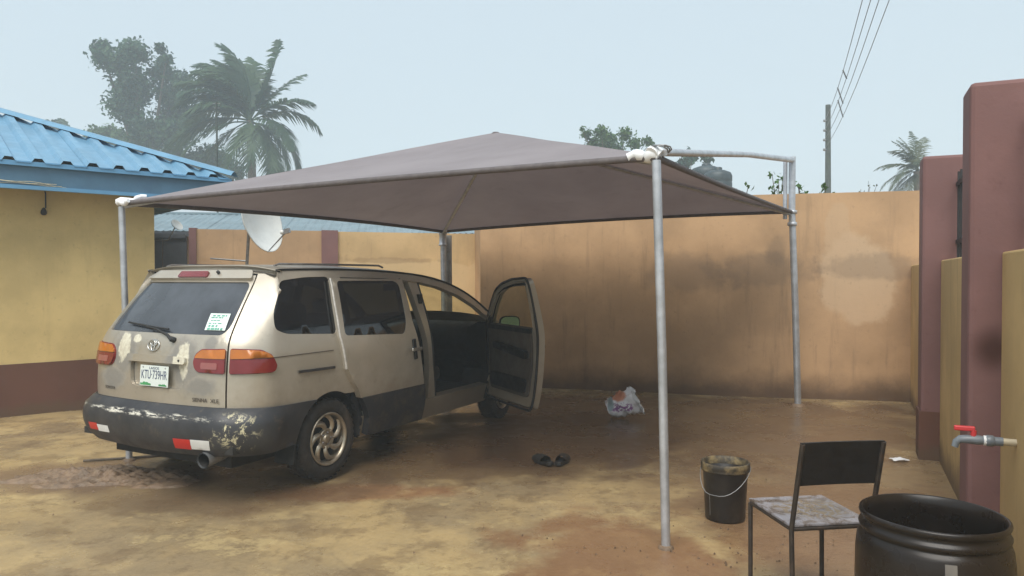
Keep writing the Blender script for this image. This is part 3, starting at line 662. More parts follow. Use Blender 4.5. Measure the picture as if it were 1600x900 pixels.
def frond(rng, base, az, el, L, droop, wind, mat, parent, nl=34, ll=.55, wid=.035):
    """one pinnate palm leaf: curved midrib with paired drooping leaflets"""
    d = Vector((math.cos(az)*math.cos(el), math.sin(az)*math.cos(el), math.sin(el))); p = Vector(base); pts = [p.copy()]
    n = 12
    for i in range(n):
        d = (d+Vector((wind[0], wind[1], -droop))*(.22*(i/n+.25))).normalized(); p = p+d*(L/n); pts.append(p.copy())
    m = MB(); m.tube(pts, [.030*(1-i/(n+1)*.9)*L/3.2 for i in range(n+1)], 5)
    for i in range(nl):
        t = .16+.84*i/(nl-1); k = min(n-1, int(t*n)); q = pts[k].lerp(pts[k+1], t*n-k); ax = (pts[k+1]-pts[k]).normalized()
        sd_ = ax.cross(Vector((0, 0, 1))); sd_ = sd_.normalized() if sd_.length > .05 else Vector((1, 0, 0)); upv = sd_.cross(ax)
        le = ll*math.sin(PI*min(1, .18+t*.80))**.7*(.8+.4*rng.random())
        for s in (-1, 1):
            dr = (sd_*s*.8+ax*.62+upv*.22+Vector((wind[0], wind[1], 0))*.5+Vector((0, 0, -.15-.3*rng.random()))).normalized()
            a = q+dr*le*.5+Vector((0, 0, -.04*le)); b = q+dr*le+Vector((wind[0]*.1, 0, -.28*le)); wv = ax*wid*(.8+.4*rng.random())
            m.add([q-wv*.5, q+wv*.5, a+wv*.6, a-wv*.6, b], [(0, 1, 2, 3), (3, 2, 4)])
    return m.build('frond', mat, parent)
def palm(name, base, top, r, fr, label, mat, seed, wind, L, ll, nl, wid, group='palms beyond the yard'):
    e = wempty(name, base, label, 'palm tree', group); q = random.Random(seed); b, t = Vector(base), Vector(top)
    pts = []; rs = []
    for i in range(15):
        k = i/14; p = b.lerp(t, k)+Vector((.35*math.sin(k*2.2)*(1-k), 0, 0)); pts.append(p); rs.append(r*(1.3-.45*k)*(1+.06*(i % 2)))
    MB().tube(pts, rs, 10).build('trunk', M['palmbark'], e)
    for az, el, lf, dp in fr: frond(q, t+Vector((q.uniform(-.08, .08), q.uniform(-.08, .08), q.uniform(-.1, .1))), R(az), R(el), L*lf, dp, wind, mat, e, nl, ll, wid)
    return e
fr = []; q = random.Random(11)
for az, el, lf, dp in [(100, 78, 1.0, .5), (140, 68, 1.0, .6), (60, 70, .95, .5), (165, 72, 1.1, .7), (200, 60, 1.0, .8), (240, 62, .9, .8), (120, 60, 1., .7), (30, 52, 1.0, .5), (15, 62, 1.05, .25), (350, 30, .9, .6), (340, 15, .85, 1.0), (20, 5, .9, 1.2),
                       (0, -10, .95, 1.4), (330, -20, .9, 1.4), (300, -25, .8, 1.4), (180, 20, 1.05, 1.0), (200, 5, 1.15, 1.0), (215, -5, 1.1, 1.2), (165, 35, 1.0, .9), (230, 35, .9, 1.), (190, -20, 1.0, 1.3), (260, -30, .8, 1.4), (150, 80, .95, .6), (185, 82, .9, .8), (80, 85, 1., .9), (45, -25, .9, 1.3), (10, 35, .95, .9), (150, 50, 1.0, .8), (125, 75, 1.05, .6), (155, 62, 1.1, .8), (175, 66, 1.0, .9), (110, 85, 1.05, .5), (170, 76, 1.0, .7), (205, 72, .95, .9), (135, 84, 1.1, .5), (220, 55, .9, .9), (75, 60, .9, .7), (195, 45, 1.0, 1.0)]:
    fr.append((az, el+q.uniform(-5, 5), lf, dp))
palm('coconut_palm', at(392, 432, 50)[:2]+(0,), at(392, 190, 50), .28, fr, 'tall coconut palm with fronds blown by the wind', M['palm'], 5, (-.30, 0), 5.6, 1.55, 46, .13)
fr2 = [(az, el+q.uniform(-6, 6), q.uniform(.85, 1.1), dp) for az, el, dp in [(90, 75, .5), (150, 70, .5), (170, 60, .6), (200, 52, .7), (120, 65, .5), (45, 62, .6), (20, 48, .7), (0, 40, .9), (185, 25, .7), (175, 10, .8), (190, -5, .9), (180, -15, .9), (210, 10, .9), (220, -20, 1.), (350, 15, 1.1), (330, 30, 1.), (240, 40, .9), (280, 30, 1), (165, -25, .9), (160, 38, .7), (135, 78, .5), (195, -28, .9)]]
palm('date_palm', at(1434, 432, 38)[:2]+(0,), at(1434, 268, 38), .28, fr2, 'feathery date palm standing behind the shorter maroon pillar', M['datepalm'], 9, (-.03, 0), 2.25, .55, 34, .042)

def sprig(name, base, h, label, seed, n=60, sz=.07, group=None, bare=False, spread=.12):
    e = wempty(name, base, label, 'plant', group); q = random.Random(seed); b = Vector(base)
    cl = []
    for k in range(7 if bare else 3):
        tp = b+Vector((q.uniform(-spread, spread), q.uniform(-.05, .05), h*q.uniform(.7, 1)))
        MB().tube([b, b.lerp(tp, .5)+Vector((q.uniform(-.02, .02), 0, 0)), tp], [.012, .008, .004], 5).build('stem', M['bark'], e)
        for j in range(3): c = b.lerp(tp, .45+.25*j); cl.append((tuple(c), (.07, .07, h*.13), 1))
    leaf_obj('foliage', leaves(cl, n, sz, shell=.1), M['leaf2'] if not bare else M['datepalm'], e)
def wy(x): return 9.59+(5.24-x)*.2603
for i, (px, h, n) in enumerate([(1222, .38, 60), (1262, .26, 50), (1170, .22, 30), (1284, .16, 30), (1300, .20, 30)]):
    Y = 10.25; x = (px-800)/1165*Y; sprig('wall_weed', (x, wy(x)+.5, 2.35), h+.35, ['leafy weed rising behind the wall beside the tall canopy post', 'upright leafy weed sprouting alone above the orange wall', 'thin weed near the dark shed roof behind the wall', 'short leafy weed at the foot of the utility pole', 'low weed on the far side of the utility pole'][i], i+20, n, .075, 'weeds behind the boundary wall')
sprig('bare_shrub', (at(1338, 300, 15)[0], 15, 2.2), 1.35, 'bare twiggy shrub showing above the wall near the date palm', 41, 70, .05, None, True, .55)

# ------------------------------------------------------------------ things beyond the wall
def tank(name, c, r, h, label):
    e = wempty(name, (c[0], c[1], 0), label, 'water tank', 'black water tanks on a stand')
    pr = [(r*.96, 0), (r, .04), (r, h*.3), (r*.97, h*.33), (r, h*.36), (r, h*.62), (r*.97, h*.65), (r, h*.68), (r, h*.84), (r*.9, h*.93), (r*.5, h*1.0), (r*.28, h*1.02)]
    MB().lathe(pr, c, 28).build('tank_body', M['tank'], e)
    MB().lathe([(r*.3, h*1.01), (r*.3, h*1.08), (r*.22, h*1.10), (0, h*1.10)], c, 18).build('lid', M['tank'], e)
t1 = at(1121, 292, 28); t2 = at(1098, 285, 29.5)
tank('water_tank', (t1[0], 28, t1[2]-.65), .52, 1.25, 'black water tank with domed lid on the nearer side of stand')
tank('water_tank', (t2[0]+.1, 29.4, t2[2]-.6), .60, 1.2, 'black water tank set further back on the same stand')
e = wempty('tank_stand', (t1[0]-.3, 28.7, 0), 'steel stand carrying two black water tanks beyond the wall', 'stand')
zt = t1[2]-.65
for dx in (-1.2, .65):
    for dy in (27.3, 30.1): MB().tube([(t1[0]+dx, dy, -.05), (t1[0]+dx, dy, zt-.1)], .06, 8).build('leg', M['steel'], e)
MB().box((t1[0]-.28, 28.7, zt-.05), (2.0, 3.1, .1)).build('platform', M['steel'], e)
e = wempty('black_board', (t1[0]+.2, 28.9, zt), 'dark square panel standing beside the water tanks', 'panel')
MB().box((t1[0]+.30, 28.95, zt+.62), (.55, .06, 1.24)).build('board', M['tank'], e)
MB().box((t1[0]+.30, 28.99, zt+.62), (.60, .03, 1.28)).build('board_frame', M['steel'], e)
e = wempty('low_shed', (4.6, 13.6, 0), 'low dark shed roof peeping over the orange wall', 'shed')
for k in range(3): MB().box((4.36+.15*k, 13.4, 2.86+.05*((k+1) % 2)), (.18, 1.2, .03), 0, .06, .05*(k-1)).build('roof_sheet', M['darkshed'], e)
MB().box((4.5, 13.5, 1.4), (.42, .9, 2.84)).build('shed_wall', M['darkshed'], e)
e = wempty('aerial_mast', (at(340, 432, 24)[0], 24, 0), 'thin aerial mast in front of the coconut palm', 'mast')
mx_ = at(340, 160, 24)
MB().tube([(mx_[0]+.03, 24, -.1), (mx_[0], 24, mx_[2])], [.04, .03], 8).build('mast_pole', M['concpole'], e)
for k in range(3): MB().tube([(mx_[0]-.12+.03*k, 24, mx_[2]-.06-.14*k), (mx_[0]+.12-.03*k, 24, mx_[2]-.06-.14*k)], .007, 6).build('aerial_rod', M['steel'], e)

PX, PY = at(1292, 432, 36)[0], 36
pe = wempty('utility_pole', (PX, PY, 0), 'slender grey utility pole standing beyond the orange wall', 'utility pole')
MB().tube([(PX+.05, PY, -.1), (PX+.03, PY, 5), (PX, PY, at(0, 165, 36)[2])], [.16, .14, .115], 10).build('pole_shaft', M['concpole'], pe)
ins = []
for k in range(4):
    z = at(0, 190+15*k, 36)[2]; ins.append((PX-.2, PY-.1, z))
    MB().lathe([(.0, -.07), (.055, -.06), (.075, 0), (.055, .06), (0, .07)], ins[-1], 10).build('insulator', M['steel'], pe)
    MB().tube([(PX, PY, z), ins[-1]], .022, 6).build('bracket', M['steel'], pe)
pe2 = wempty('utility_pole', (-3.5, -14, 0), 'slender grey utility pole carrying the far ends of the wires', 'utility pole')
MB().tube([(-3.4, -14, -.1), (-3.4, -14, 10.2)], [.16, .11], 10).build('pole_shaft', M['concpole'], pe2)
wires = []
for k in range(4):
    near = [(1345, 0), (1358, 0), (1371, 0), (1387, 0)][k]
    a = Vector(ins[k]); b = Vector(at(near[0], near[1], 17.0)); d = (b-a)
    c_ = Vector((-3.4, -14, 9.6-.45*k))
    pts = [a.lerp(b, i/6)+Vector((0, 0, -.35*math.sin(PI*i/6))) for i in range(7)]
    pts += [b.lerp(c_, i/10)+Vector((0, 0, .02*i*(1-i/10))) for i in range(1, 11)]
    wires.append(pts)
    tag(MB().tube(pts, .010, 5).build('overhead_wire', M['wire']), 'thin overhead power wire running up from the utility pole', 'wire', 'overhead power wires')
def wat(k, t): n_ = t*6; i_ = int(n_); return wires[k][i_].lerp(wires[k][i_+1], n_-i_)
for t, i, j in ((.66, 0, 1), (.52, 0, 2), (.46, 1, 3)):
    tag(MB().tube([wat(i, t)+Vector((0, 0, .06)), wat(j, t)+Vector((0, 0, -.06))], .022, 6).build('wire_spacer', M['wire']), 'short dark spacer rod clipped across the overhead wires', 'spacer', 'spacers on the overhead wires')

# ------------------------------------------------------------------ minivan body surface
def crv(t, pts):
    """smooth 1D Catmull-Rom through (t,value) knots"""
    if t <= pts[0][0]: return pts[0][1]
    if t >= pts[-1][0]: return pts[-1][1]
    for i in range(len(pts)-1):
        if t <= pts[i+1][0]:
            t0, v0 = pts[i]; t1, v1 = pts[i+1]
            m0 = (v1-pts[i-1][1])/(t1-pts[i-1][0]) if i > 0 else (v1-v0)/(t1-t0)
            m1 = (pts[i+2][1]-v0)/(pts[i+2][0]-t0) if i+2 < len(pts) else (v1-v0)/(t1-t0)
            h = t1-t0; x = (t-t0)/h
            return ((2*x**3-3*x*x+1)*v0+(x**3-2*x*x+x)*h*m0+(-2*x**3+3*x*x)*v1+(x**3-x*x)*h*m1)
def sst(x): x = min(1, max(0, x)); return x*x*(3-2*x)
HW = [(.2,.85),(.4,.905),(.6,.925),(.8,.93),(1.0,.925),(1.13,.905),(1.3,.862),(1.5,.803),(1.62,.755),(1.7,.70)]
RR = [(.2,-.86),(.45,-.92),(.7,-.93),(.95,-.92),(1.12,-.89),(1.2,-.85),(1.4,-.70),(1.6,-.53),(1.7,-.45)]
FF = [(.2,3.74),(.5,3.80),(.7,3.80),(.9,3.76),(1.05,3.6)]
S0, RC = -.60, .32          # where the rear corner starts, its radius
SA = S0-RC*math.pi/2        # where the flat of the rear starts
SC = SA-(.93-RC)            # middle of the rear
T0, TC = 3.25, .50          # front corner
TA = T0+TC*math.pi/2
TM = TA+(.93-TC)
def outline(s):
    """developed coordinate along the right side and the rear / front -> plan point"""
    if s < SC: u, w = outline(2*SC-s); return u, -w
    if s > TM: u, w = outline(2*TM-s); return u, -w
    if S0 <= s <= T0: return s, -.93
    if s < SA: return S0-RC, -.93+RC+(SA-s)
    if s < S0:
        a = (S0-s)/RC; return S0-RC*math.sin(a), -.93+RC-RC*math.cos(a)
    if s > TA: return T0+TC, -.93+TC+(s-TA)
    a = (s-T0)/TC; return T0+TC*math.sin(a), -.93+TC-TC*math.cos(a)
def skin(s, z, off=0.0):
    ub, wb = outline(s)
    k = (.93+off)/.93
    u = ub
    fr = sst((-.30-ub)/.62)
    ff = sst((ub-2.9)/.85)
    u += (crv(z, RR)+.92)*fr+.09*(wb/.93)**2*sst((-.45-ub)/.47)-off*sst((-.45-ub)/.4)
    u += (crv(z, FF)-3.75)*ff-.16*(wb/.93)**2*sst((ub-3.2)/.55)+off*sst((ub-3.3)/.4)
    return u, wb*crv(z, HW)/.93*k, z
# ------------------------------------------------------------------ minivan
van = empty('minivan', (-1.43-.885*.93, 5.90+.465*.93, 0), R(90)-.4835, 'champagne beige minivan with dented tailgate and open front passenger door', 'minivan')
MIR = Matrix.Scale(-1, 4, (0, 1, 0))
def resample(loop, step, closed=True):
    out = []
    for i in range(len(loop)-(0 if closed else 1)):
        a, b = loop[i], loop[(i+1) % len(loop)]; n = max(1, int(math.dist(a, b)/step+.5))
        out += [lerp(a, b, k/n) for k in range(n)]
    return out if closed else out+[loop[-1]]
def rnd_poly(loop, r, n=5):
    """polygon with its corners rounded"""
    out = []; N = len(loop)
    for i in range(N):
        p = Vector(loop[i]); a = Vector(loop[i-1])-p; b = Vector(loop[(i+1) % N])-p
        rr = min(r, a.length*.48, b.length*.48); A_ = p+a.normalized()*rr; B_ = p+b.normalized()*rr
        for k in range(n+1):
            t = k/n; out.append(tuple(A_*(1-t)**2+p*2*t*(1-t)+B_*t*t))
    return out
def inside(p, loop):
    c = False; x, y = p[0], p[1]; j = len(loop)-1
    for i in range(len(loop)):
        a, b = loop[i], loop[j]
        if (a[1] > y) != (b[1] > y) and x < (b[0]-a[0])*(y-a[1])/(b[1]-a[1])+a[0]: c = not c
        j = i
    return c
def panel(loop, holes=(), fm=skin, step=.05, thick=.018, lin=0):
    """body panel cut from the skin: outline and holes in (s,z), real edge thickness"""
    L = resample(loop, step); Hs = [resample(h, step) for h in holes]
    ar = sum(L[i-1][0]*L[i][1]-L[i][0]*L[i-1][1] for i in range(len(L)))
    if ar < 0: L = L[::-1]
    Hs = [h[::-1] if sum(h[i-1][0]*h[i][1]-h[i][0]*h[i-1][1] for i in range(len(h))) > 0 else h for h in Hs]
    pts = list(L); ed = [(i, (i+1) % len(L)) for i in range(len(L))]
    for h in Hs:
        n0 = len(pts); pts += h; ed += [(n0+i, n0+(i+1) % len(h)) for i in range(len(h))]
    bd = np.array(pts)
    x0, x1 = bd[:, 0].min(), bd[:, 0].max(); y0, y1 = bd[:, 1].min(), bd[:, 1].max()
    nx, ny = int((x1-x0)/step)+1, int((y1-y0)/step)+1
    for i in range(nx):
        for j in range(ny):
            p = (x0+(i+.5)*(x1-x0)/nx, y0+(j+.5)*(y1-y0)/ny)
            if inside(p, L) and not any(inside(p, h) for h in Hs) and np.hypot(bd[:, 0]-p[0], bd[:, 1]-p[1]).min() > step*.45: pts.append(p)
    V2, E2, F2, _, _, _ = delaunay_2d_cdt([Vector(p) for p in pts], ed, [], 0, 1e-6)
    def keep(f):
        c = ((V2[f[0]][0]+V2[f[1]][0]+V2[f[2]][0])/3, (V2[f[0]][1]+V2[f[1]][1]+V2[f[2]][1])/3)
        return inside(c, L) and not any(inside(c, h) for h in Hs)
    F2 = [f for f in F2 if keep(f)]
    P = [Vector(fm(v[0], v[1])) for v in V2]
    def nrm(v):
        e = 2e-3; a = Vector(fm(v[0]+e, v[1]))-Vector(fm(v[0]-e, v[1])); b = Vector(fm(v[0], v[1]+e))-Vector(fm(v[0], v[1]-e)); return a.cross(b).normalized()
    m = MB()
    F = []
    for f in F2:
        a, b, c = [V2[i] for i in f[:3]]
        F.append(tuple(f) if (b-a).cross(c-a) > 0 else tuple(f)[::-1])
    m.add(P, F, True)
    if thick:
        for lp in [L]+Hs:
            o = [Vector(fm(*p)) for p in lp]; i_ = [q-nrm(p)*thick for q, p in zip(o, lp)]; n = len(lp)
            m.add(o+i_, [(k, n+k, n+(k+1) % n, (k+1) % n) for k in range(n)], False)
    return m
def mirrored(m):
    q = MB(); q.v = [(x, -y, z) for x, y, z in m.v]; q.f = [f[::-1] for f in m.f]; q.sm = list(m.sm); return q
def arc(cx, cz, r, a0, a1, n=14): return [(cx+r*math.cos(R(a0+(a1-a0)*k/n)), cz+r*math.sin(R(a0+(a1-a0)*k/n))) for k in range(n+1)]
def frame(s, z, off=0., fm=None):
    fm = fm or (lambda a, b: skin(a, b, off)); e = 2e-3
    p = Vector(fm(s, z)); a = (Vector(fm(s+e, z))-Vector(fm(s-e, z))).normalized(); b = (Vector(fm(s, z+e))-Vector(fm(s, z-e))).normalized()
    n = a.cross(b).normalized(); b = n.cross(a)
    T = Matrix((a, b, n)).transposed().to_4x4(); T.translation = p; return T
def text(name, body, size, T, mat, parent, ext=.0008, sx=1., align='CENTER'):
    cu = bpy.data.curves.new(name, 'FONT'); cu.body = body; cu.size = size; cu.extrude = ext; cu.align_x = align; cu.align_y = 'CENTER'; cu.materials.append(mat)
    tmp = bpy.data.objects.new(name, cu); me = bpy.data.meshes.new_from_object(tmp); bpy.data.objects.remove(tmp)
    o = bpy.data.objects.new(name, me); COL.objects.link(o); o.parent = parent; o.matrix_basis = T @ Matrix.Diagonal((sx, 1, 1, 1)); return o

ROOF = [(-1.0, 1.635), (-.6, 1.655), (-.2, 1.668), (.4, 1.672), (.9, 1.66), (1.4, 1.63), (1.75, 1.58), (2.1, 1.485), (2.4, 1.35), (2.74, 1.13)]
def roofz(s): return crv(s, ROOF)
SEAM = -.985
QW = rnd_poly([(-.70, 1.36), (-.66, 1.50), (-.40, 1.585), (-.12, 1.612), (.16, 1.617), (.10, 1.155), (-.45, 1.19), (-.63, 1.235)], .05)
topq = [(s, roofz(s)) for s in np.linspace(.30, SEAM, 26)]
archq = arc(0, .33, .375, 64, 118, 8)
quarter = topq+[(SEAM, 1.15), (SEAM, .685)]+[(-.6, .675)]+archq[::-1]+[(.30, .66)]
MB_q = panel(quarter, [QW]); MB_q.build('quarter_panel', M['paint'], van)
gq = lambda s, z: skin(s, z, -.008)
panel(QW, (), gq, .06, .004).build('quarter_window', M['tint'], van)
# thin swage line and rubbing strip on the rear quarter
def strip(s0, s1, z0, z1, h, off, mat, name, parent, n=14, d=0.):
    m = MB(); rows = []
    for dz, o in ((-h/2, d), (-h/2, off), (h/2, off), (h/2, d)):
        rows.append([skin(s0+(s1-s0)*k/n, z0+(z1-z0)*k/n+dz, o) for k in range(n+1)])
    m.grid(rows, False, True); return m.build(name, mat, parent)
strip(-.37, .03, .902, .895, .020, .014, M['clad'], 'rubbing_strip', van)
strip(-.90, .03, 1.032, 1.03, .006, .004, M['trim'], 'pinstripe', van)
# roof side rail and A pillar, both sides
up = [(s, roofz(s)) for s in np.linspace(.27, 2.72, 30)]
lo = [(2.58, 1.15), (2.34, 1.30), (2.05, 1.425), (1.72, 1.515), (1.40, 1.567), (.9, 1.60), (.27, 1.612)]
rail = panel(up+lo, (), skin, .05, .05)
rail.build('roof_rail', M['paint'], van)
gut = [skin(s, roofz(s)+.004, .004) for s in np.linspace(-.80, 2.68, 50)]
MB().tube(gut, .010, 6).build('drip_moulding', M['black'], van); mirrored(MB().tube(gut, .010, 6)).build('drip_moulding', M['black'], van)
# B pillar, sill
bp = lambda s, z: skin(s, z, -.035)
panel([(1.42, .42), (1.56, .42), (1.50, .75), (1.478, 1.0), (1.452, 1.3), (1.43, 1.585), (1.27, 1.595), (1.33, 1.3), (1.40, 1.0), (1.43, .75)], (), bp, .06, .06).build('b_pillar', M['paint'], van)
m = MB(); m.tube([bp(1.555, .45), bp(1.50, .76), bp(1.478, 1.0), bp(1.452, 1.3), bp(1.43, 1.57)], .012, 6); m.build('door_seal', M['black'], van)
sl = lambda s, z: skin(s, z, -.012)
panel([(.40, .25), (2.56, .25), (2.62, .44), (.40, .44)], (), sl, .08, .10).build('sill', M['paint'], van)
# fender, door hinge post, front end
archf = arc(2.9, .33, .375, 26, 154, 12)
fend = [(2.66, .46)]+[(2.66, 1.13)]+[(2.74, 1.13), (3.1, 1.045), (3.45, .97), (3.75, .92), (TM, .90), (TM, .74), (3.6, .66), (3.28, .60)]+archf[1:]+[(2.52, .44)]
fend = [(2.60, .46), (2.66, .80), (2.66, 1.13), (2.74, 1.13), (3.1, 1.045), (3.45, .97), (3.75, .92), (TM-.0, .90), (TM, .70), (3.6, .66), (3.30, .62)]+arc(2.9, .33, .375, 50, 158, 12)
mf = panel(fend, (), skin, .06, .02); mf.build('front_fender', M['paint'], van); mirrored(mf).build('front_fender', M['paint'], van)
fb = lambda s, z: skin(s, z, .03)
fbo = [(3.27, .34), (3.26, .50), (3.14, .62), (3.3, .665), (TM, .70), (2*TM-3.3, .665), (2*TM-3.14, .62), (2*TM-3.26, .50), (2*TM-3.27, .34), (TM, .26)]
panel(fbo, (), fb, .08, .04).build('front_bumper', M['bumper'], van)
hl = panel(rnd_poly([(3.55, .72), (3.55, .86), (4.0, .86), (4.12, .74)], .03), (), lambda s, z: skin(s, z, .012), .06, .03)
hl.build('headlight', M['glass'], van); mirrored(hl).build('headlight', M['glass'], van)
# bonnet, windscreen, roof
rows = []
for k in range(13):
    s = 2.72+k*(TA-.02-2.72)/12; zt = crv(s, [(2.72, 1.135), (3.1, 1.045), (3.45, .97), (3.75, .92), (4.1, .90)]); e = Vector(skin(s, zt)); row = []
    for j in range(17):
        t = -1+2*j/16; bow = crv(s, [(2.72, .16), (3.4, .07), (4.1, .0)])
        row.append((e.x+bow*(1-t*t), -e.y*t*-1*-1 if False else e.y*-t, zt+.075*(1-t*t)**.8*crv(s, [(2.72, 1), (3.8, .7), (4.1, .1)])))
    rows.append(row)
MB().grid(rows, True).build('bonnet', M['paint'], van)
rows = []
for k in range(13):
    s = 2.70-k*(2.70-1.72)/12; e = Vector(skin(s, roofz(s)-.006)); row = []
    for j in range(17):
        t = -1+2*j/16; row.append((e.x+.17*(1-abs(t)**2.4), e.y*-t, e.z+.05*(1-t*t)+(.02*k/12)*(1-t**4)))
    rows.append(row)
MB().grid(rows, True).build('windscreen', M['glass'], van)
rows = []
S_ = list(np.linspace(SEAM+.005, -.55, 9))+list(np.linspace(-.5, 1.72, 24))
rc = Vector(skin(SC, 1.635)).x
for s in S_:
    e = Vector(skin(s, roofz(s))); row = []
    bw_ = (rc-Vector(skin(SEAM, 1.635)).x)*sst((.0-s)/.95)+.17*sst((s-.9)/.85)
    for j in range(25):
        t = -1+2*j/24; row.append((e.x+bw_*(1-abs(t)**2.4), e.y*-t, e.z+.045*(1-t**4)*(1-.75*sst((-.5-s)/.48))))
    rows.append(row)
MB().grid(rows, True).build('roof_panel', M['paint'], van)
MB().grid([[(x, y*.97, z-.035) for x, y, z in r] for r in rows], True, True).build('headliner', M['headl'], van)
for sgn in (-1, 1):
    m = MB(); pts = [(x, sgn*.62, 1.714+.004*math.sin((x+.3)*1.7)) for x in np.linspace(-.25, 1.0, 12)]; m.tube([(-.30, sgn*.62, 1.70)]+pts+[(1.06, sgn*.62, 1.70)], .009, 6)
    m.build('roof_rack_bar', M['steel'], van)
# left flank: one pressed side with its windows
arl = arc(0, .33, .375, 176, -26, 18)
left = [(s, roofz(s)) for s in np.linspace(2.70, SEAM, 50)]+[(SEAM, .685), (-.40, .60)]+arl+[(.45, .25), (2.50, .25), (2.60, .46), (2.66, .80), (2.66, 1.13)]
FWN = rnd_poly([(1.50, 1.13), (2.50, 1.13), (2.36, 1.265), (2.06, 1.395), (1.74, 1.485), (1.50, 1.535)], .03)
SWN = rnd_poly([(.22, 1.14), (1.38, 1.13), (1.38, 1.565), (.9, 1.595), (.27, 1.605)], .05)
mirrored(panel(left, [QW, SWN, FWN], skin, .06, .03)).build('left_side_panel', M['paint'], van)
mirrored(panel(QW, (), gq, .08, 0)).build('side_window', M['tint'], van); mirrored(panel(SWN, (), gq, .08, 0)).build('side_window', M['tint'], van)
mirrored(panel(FWN, (), gq, .08, 0)).build('side_window', M['glass'], van)
lt = panel([(-.8, .42), (2.62, .42), (2.60, 1.12), (-.55, 1.12)], (), lambda s, z: skin(s, z, -.07), .1, .02)
q = mirrored(lt); q.build('left_inner_trim', M['dark'], van)
lt = panel([(-.8, .70), (.28, .70), (.28, 1.12), (-.55, 1.12)], (), lambda s, z: skin(s, z, -.07), .1, .02); lt.build('right_inner_trim', M['dark'], van)
# sliding door, ajar
sd_m = lambda s, z: skin(s, z, .048)
drear = [(.150, 1.602), (.120, 1.42), (.098, 1.15), (.142, .87), (.22, .75), (.27, .69), (.31, .612)]
dfront = [(1.225, .612), (1.175, .85), (1.095, 1.21), (1.100, 1.54), (1.105, 1.592)]
DW = rnd_poly([(.192, 1.582), (.97, 1.578), (1.030, 1.545), (1.005, 1.21), (.945, 1.10), (.140, 1.140)], .045)
sdo = panel(drear+dfront, [DW], sd_m, .05, .055).build('sliding_door', M['paint'], van)
panel(DW, (), lambda s, z: skin(s, z, .042), .06, .004).build('door_window', M['tint'], sdo)
cl_m = lambda s, z: skin(s, z, .058)
panel([(.315, .608), (1.227, .608), (1.25, .45), (1.25, .27), (.44, .27), (.425, .42), (.37, .53)], (), cl_m, .06, .06).build('lower_cladding', M['clad'], sdo)
e_ = [Vector(sd_m(*p)) for p in resample(drear[:4], .06, False)]
MB().tube([p+Vector((-.006, .012, 0)) for p in e_], .010, 6).build('bright_edge', M['strip'], sdo)
ef = [Vector(sd_m(*p)) for p in resample(dfront, .08, False)]
MB().tube([p+Vector((.006, .04, 0)) for p in ef], .016, 6).build('door_seal', M['black'], sdo)
T = frame(1.055, .952, 0, sd_m)
hb = MB(); hb.box((0, 0, 0), (.155, .032, .022), m=T @ Matrix.Translation((0, 0, .038))); hb.build('handle', M['chrome'], sdo, .006)
hb = MB(); hb.box((0, 0, 0), (.05, .19, .014), m=T @ Matrix.Translation((.01, .0, .008)) @ Matrix.Rotation(.12, 4, 'Z')); hb.build('handle_recess', M['black'], sdo, .01)
panel([(.30, .66), (.42, .44), (.42, .25), (.40, .25), (.36, .45), (.27, .60)], (), sl, .06, .04).build('arch_edge', M['clad'], van)
# open front passenger door
HX, HY = 2.66, -.90
ca, sa = math.cos(R(54)), math.sin(R(54))
def swing(p):
    x, y = p[0]-HX, p[1]-HY; return (HX+x*ca-y*sa, HY+x*sa+y*ca, p[2])
fd_m = lambda s, z: swing(skin(s, z, .004)); fi_m = lambda s, z: swing(skin(s, z, -.075)); fw_m = lambda s, z: swing(skin(s, z, -.03))
DO = [(1.575, .30), (2.60, .30), (2.655, .45), (2.66, .80), (2.655, 1.13), (2.60, 1.185), (2.42, 1.35), (2.24, 1.48), (2.05, 1.545), (1.78, 1.59), (1.455, 1.605), (1.475, 1.3), (1.495, 1.05), (1.525, .75)]
DO = rnd_poly(DO, .05, 3)
DWN = rnd_poly([(1.565, 1.10), (2.59, 1.10), (2.565, 1.155), (2.39, 1.315), (2.215, 1.438), (2.03, 1.502), (1.77, 1.545), (1.50, 1.56), (1.53, 1.30)], .03)
fdo = panel(DO, [DWN], fd_m, .05, .085).build('front_door', M['paint'], van)
panel(DWN, (), fw_m, .08, .004).build('door_window', M['glass'], fdo)
def flip(m): m.f = [f[::-1] for f in m.f]; return m
frm = rnd_poly([(1.60, .33), (2.59, .33), (2.64, .46), (2.645, .80), (2.64, 1.125), (2.59, 1.18), (2.41, 1.345), (2.235, 1.472), (2.045, 1.535), (1.78, 1.58), (1.47, 1.595), (1.49, 1.3), (1.51, 1.05), (1.54, .75)], .05, 3)
flip(panel(frm, [DWN], fi_m, .06, 0)).build('inner_frame', M['paint'], fdo)
tr_m = lambda s, z: swing(skin(s, z, -.098))
flip(panel(rnd_poly([(1.66, .42), (2.52, .42), (2.58, .55), (2.60, 1.085), (1.60, 1.085), (1.60, .75)], .06), (), tr_m, .07, -.02)).build('trim_panel', M['trim'], fdo)
flip(panel(rnd_poly([(1.70, .46), (2.48, .46), (2.50, .60), (1.68, .60)], .05), (), lambda s, z: swing(skin(s, z, -.125)), .07, -.03)).build('door_pocket', M['dark'], fdo)
flip(panel(rnd_poly([(1.66, .80), (2.40, .86), (2.40, .93), (1.66, .88)], .03), (), lambda s, z: swing(skin(s, z, -.145)), .07, -.05)).build('armrest', M['dark'], fdo)
flip(panel([(1.60, 1.055), (2.58, 1.055), (2.58, 1.105), (1.58, 1.105)], (), lambda s, z: swing(skin(s, z, -.11)), .07, -.03)).build('window_sill', M['dark'], fdo)
flip(panel(rnd_poly([(2.52, 1.09), (2.62, 1.09), (2.58, 1.16), (2.52, 1.20)], .01), (), lambda s, z: swing(skin(s, z, -.085)), .07, -.02)).build('mirror_sail', M['black'], fdo)
sea = [Vector(fi_m(*p)) for p in resample(DO, .08)]; sea.append(sea[0])
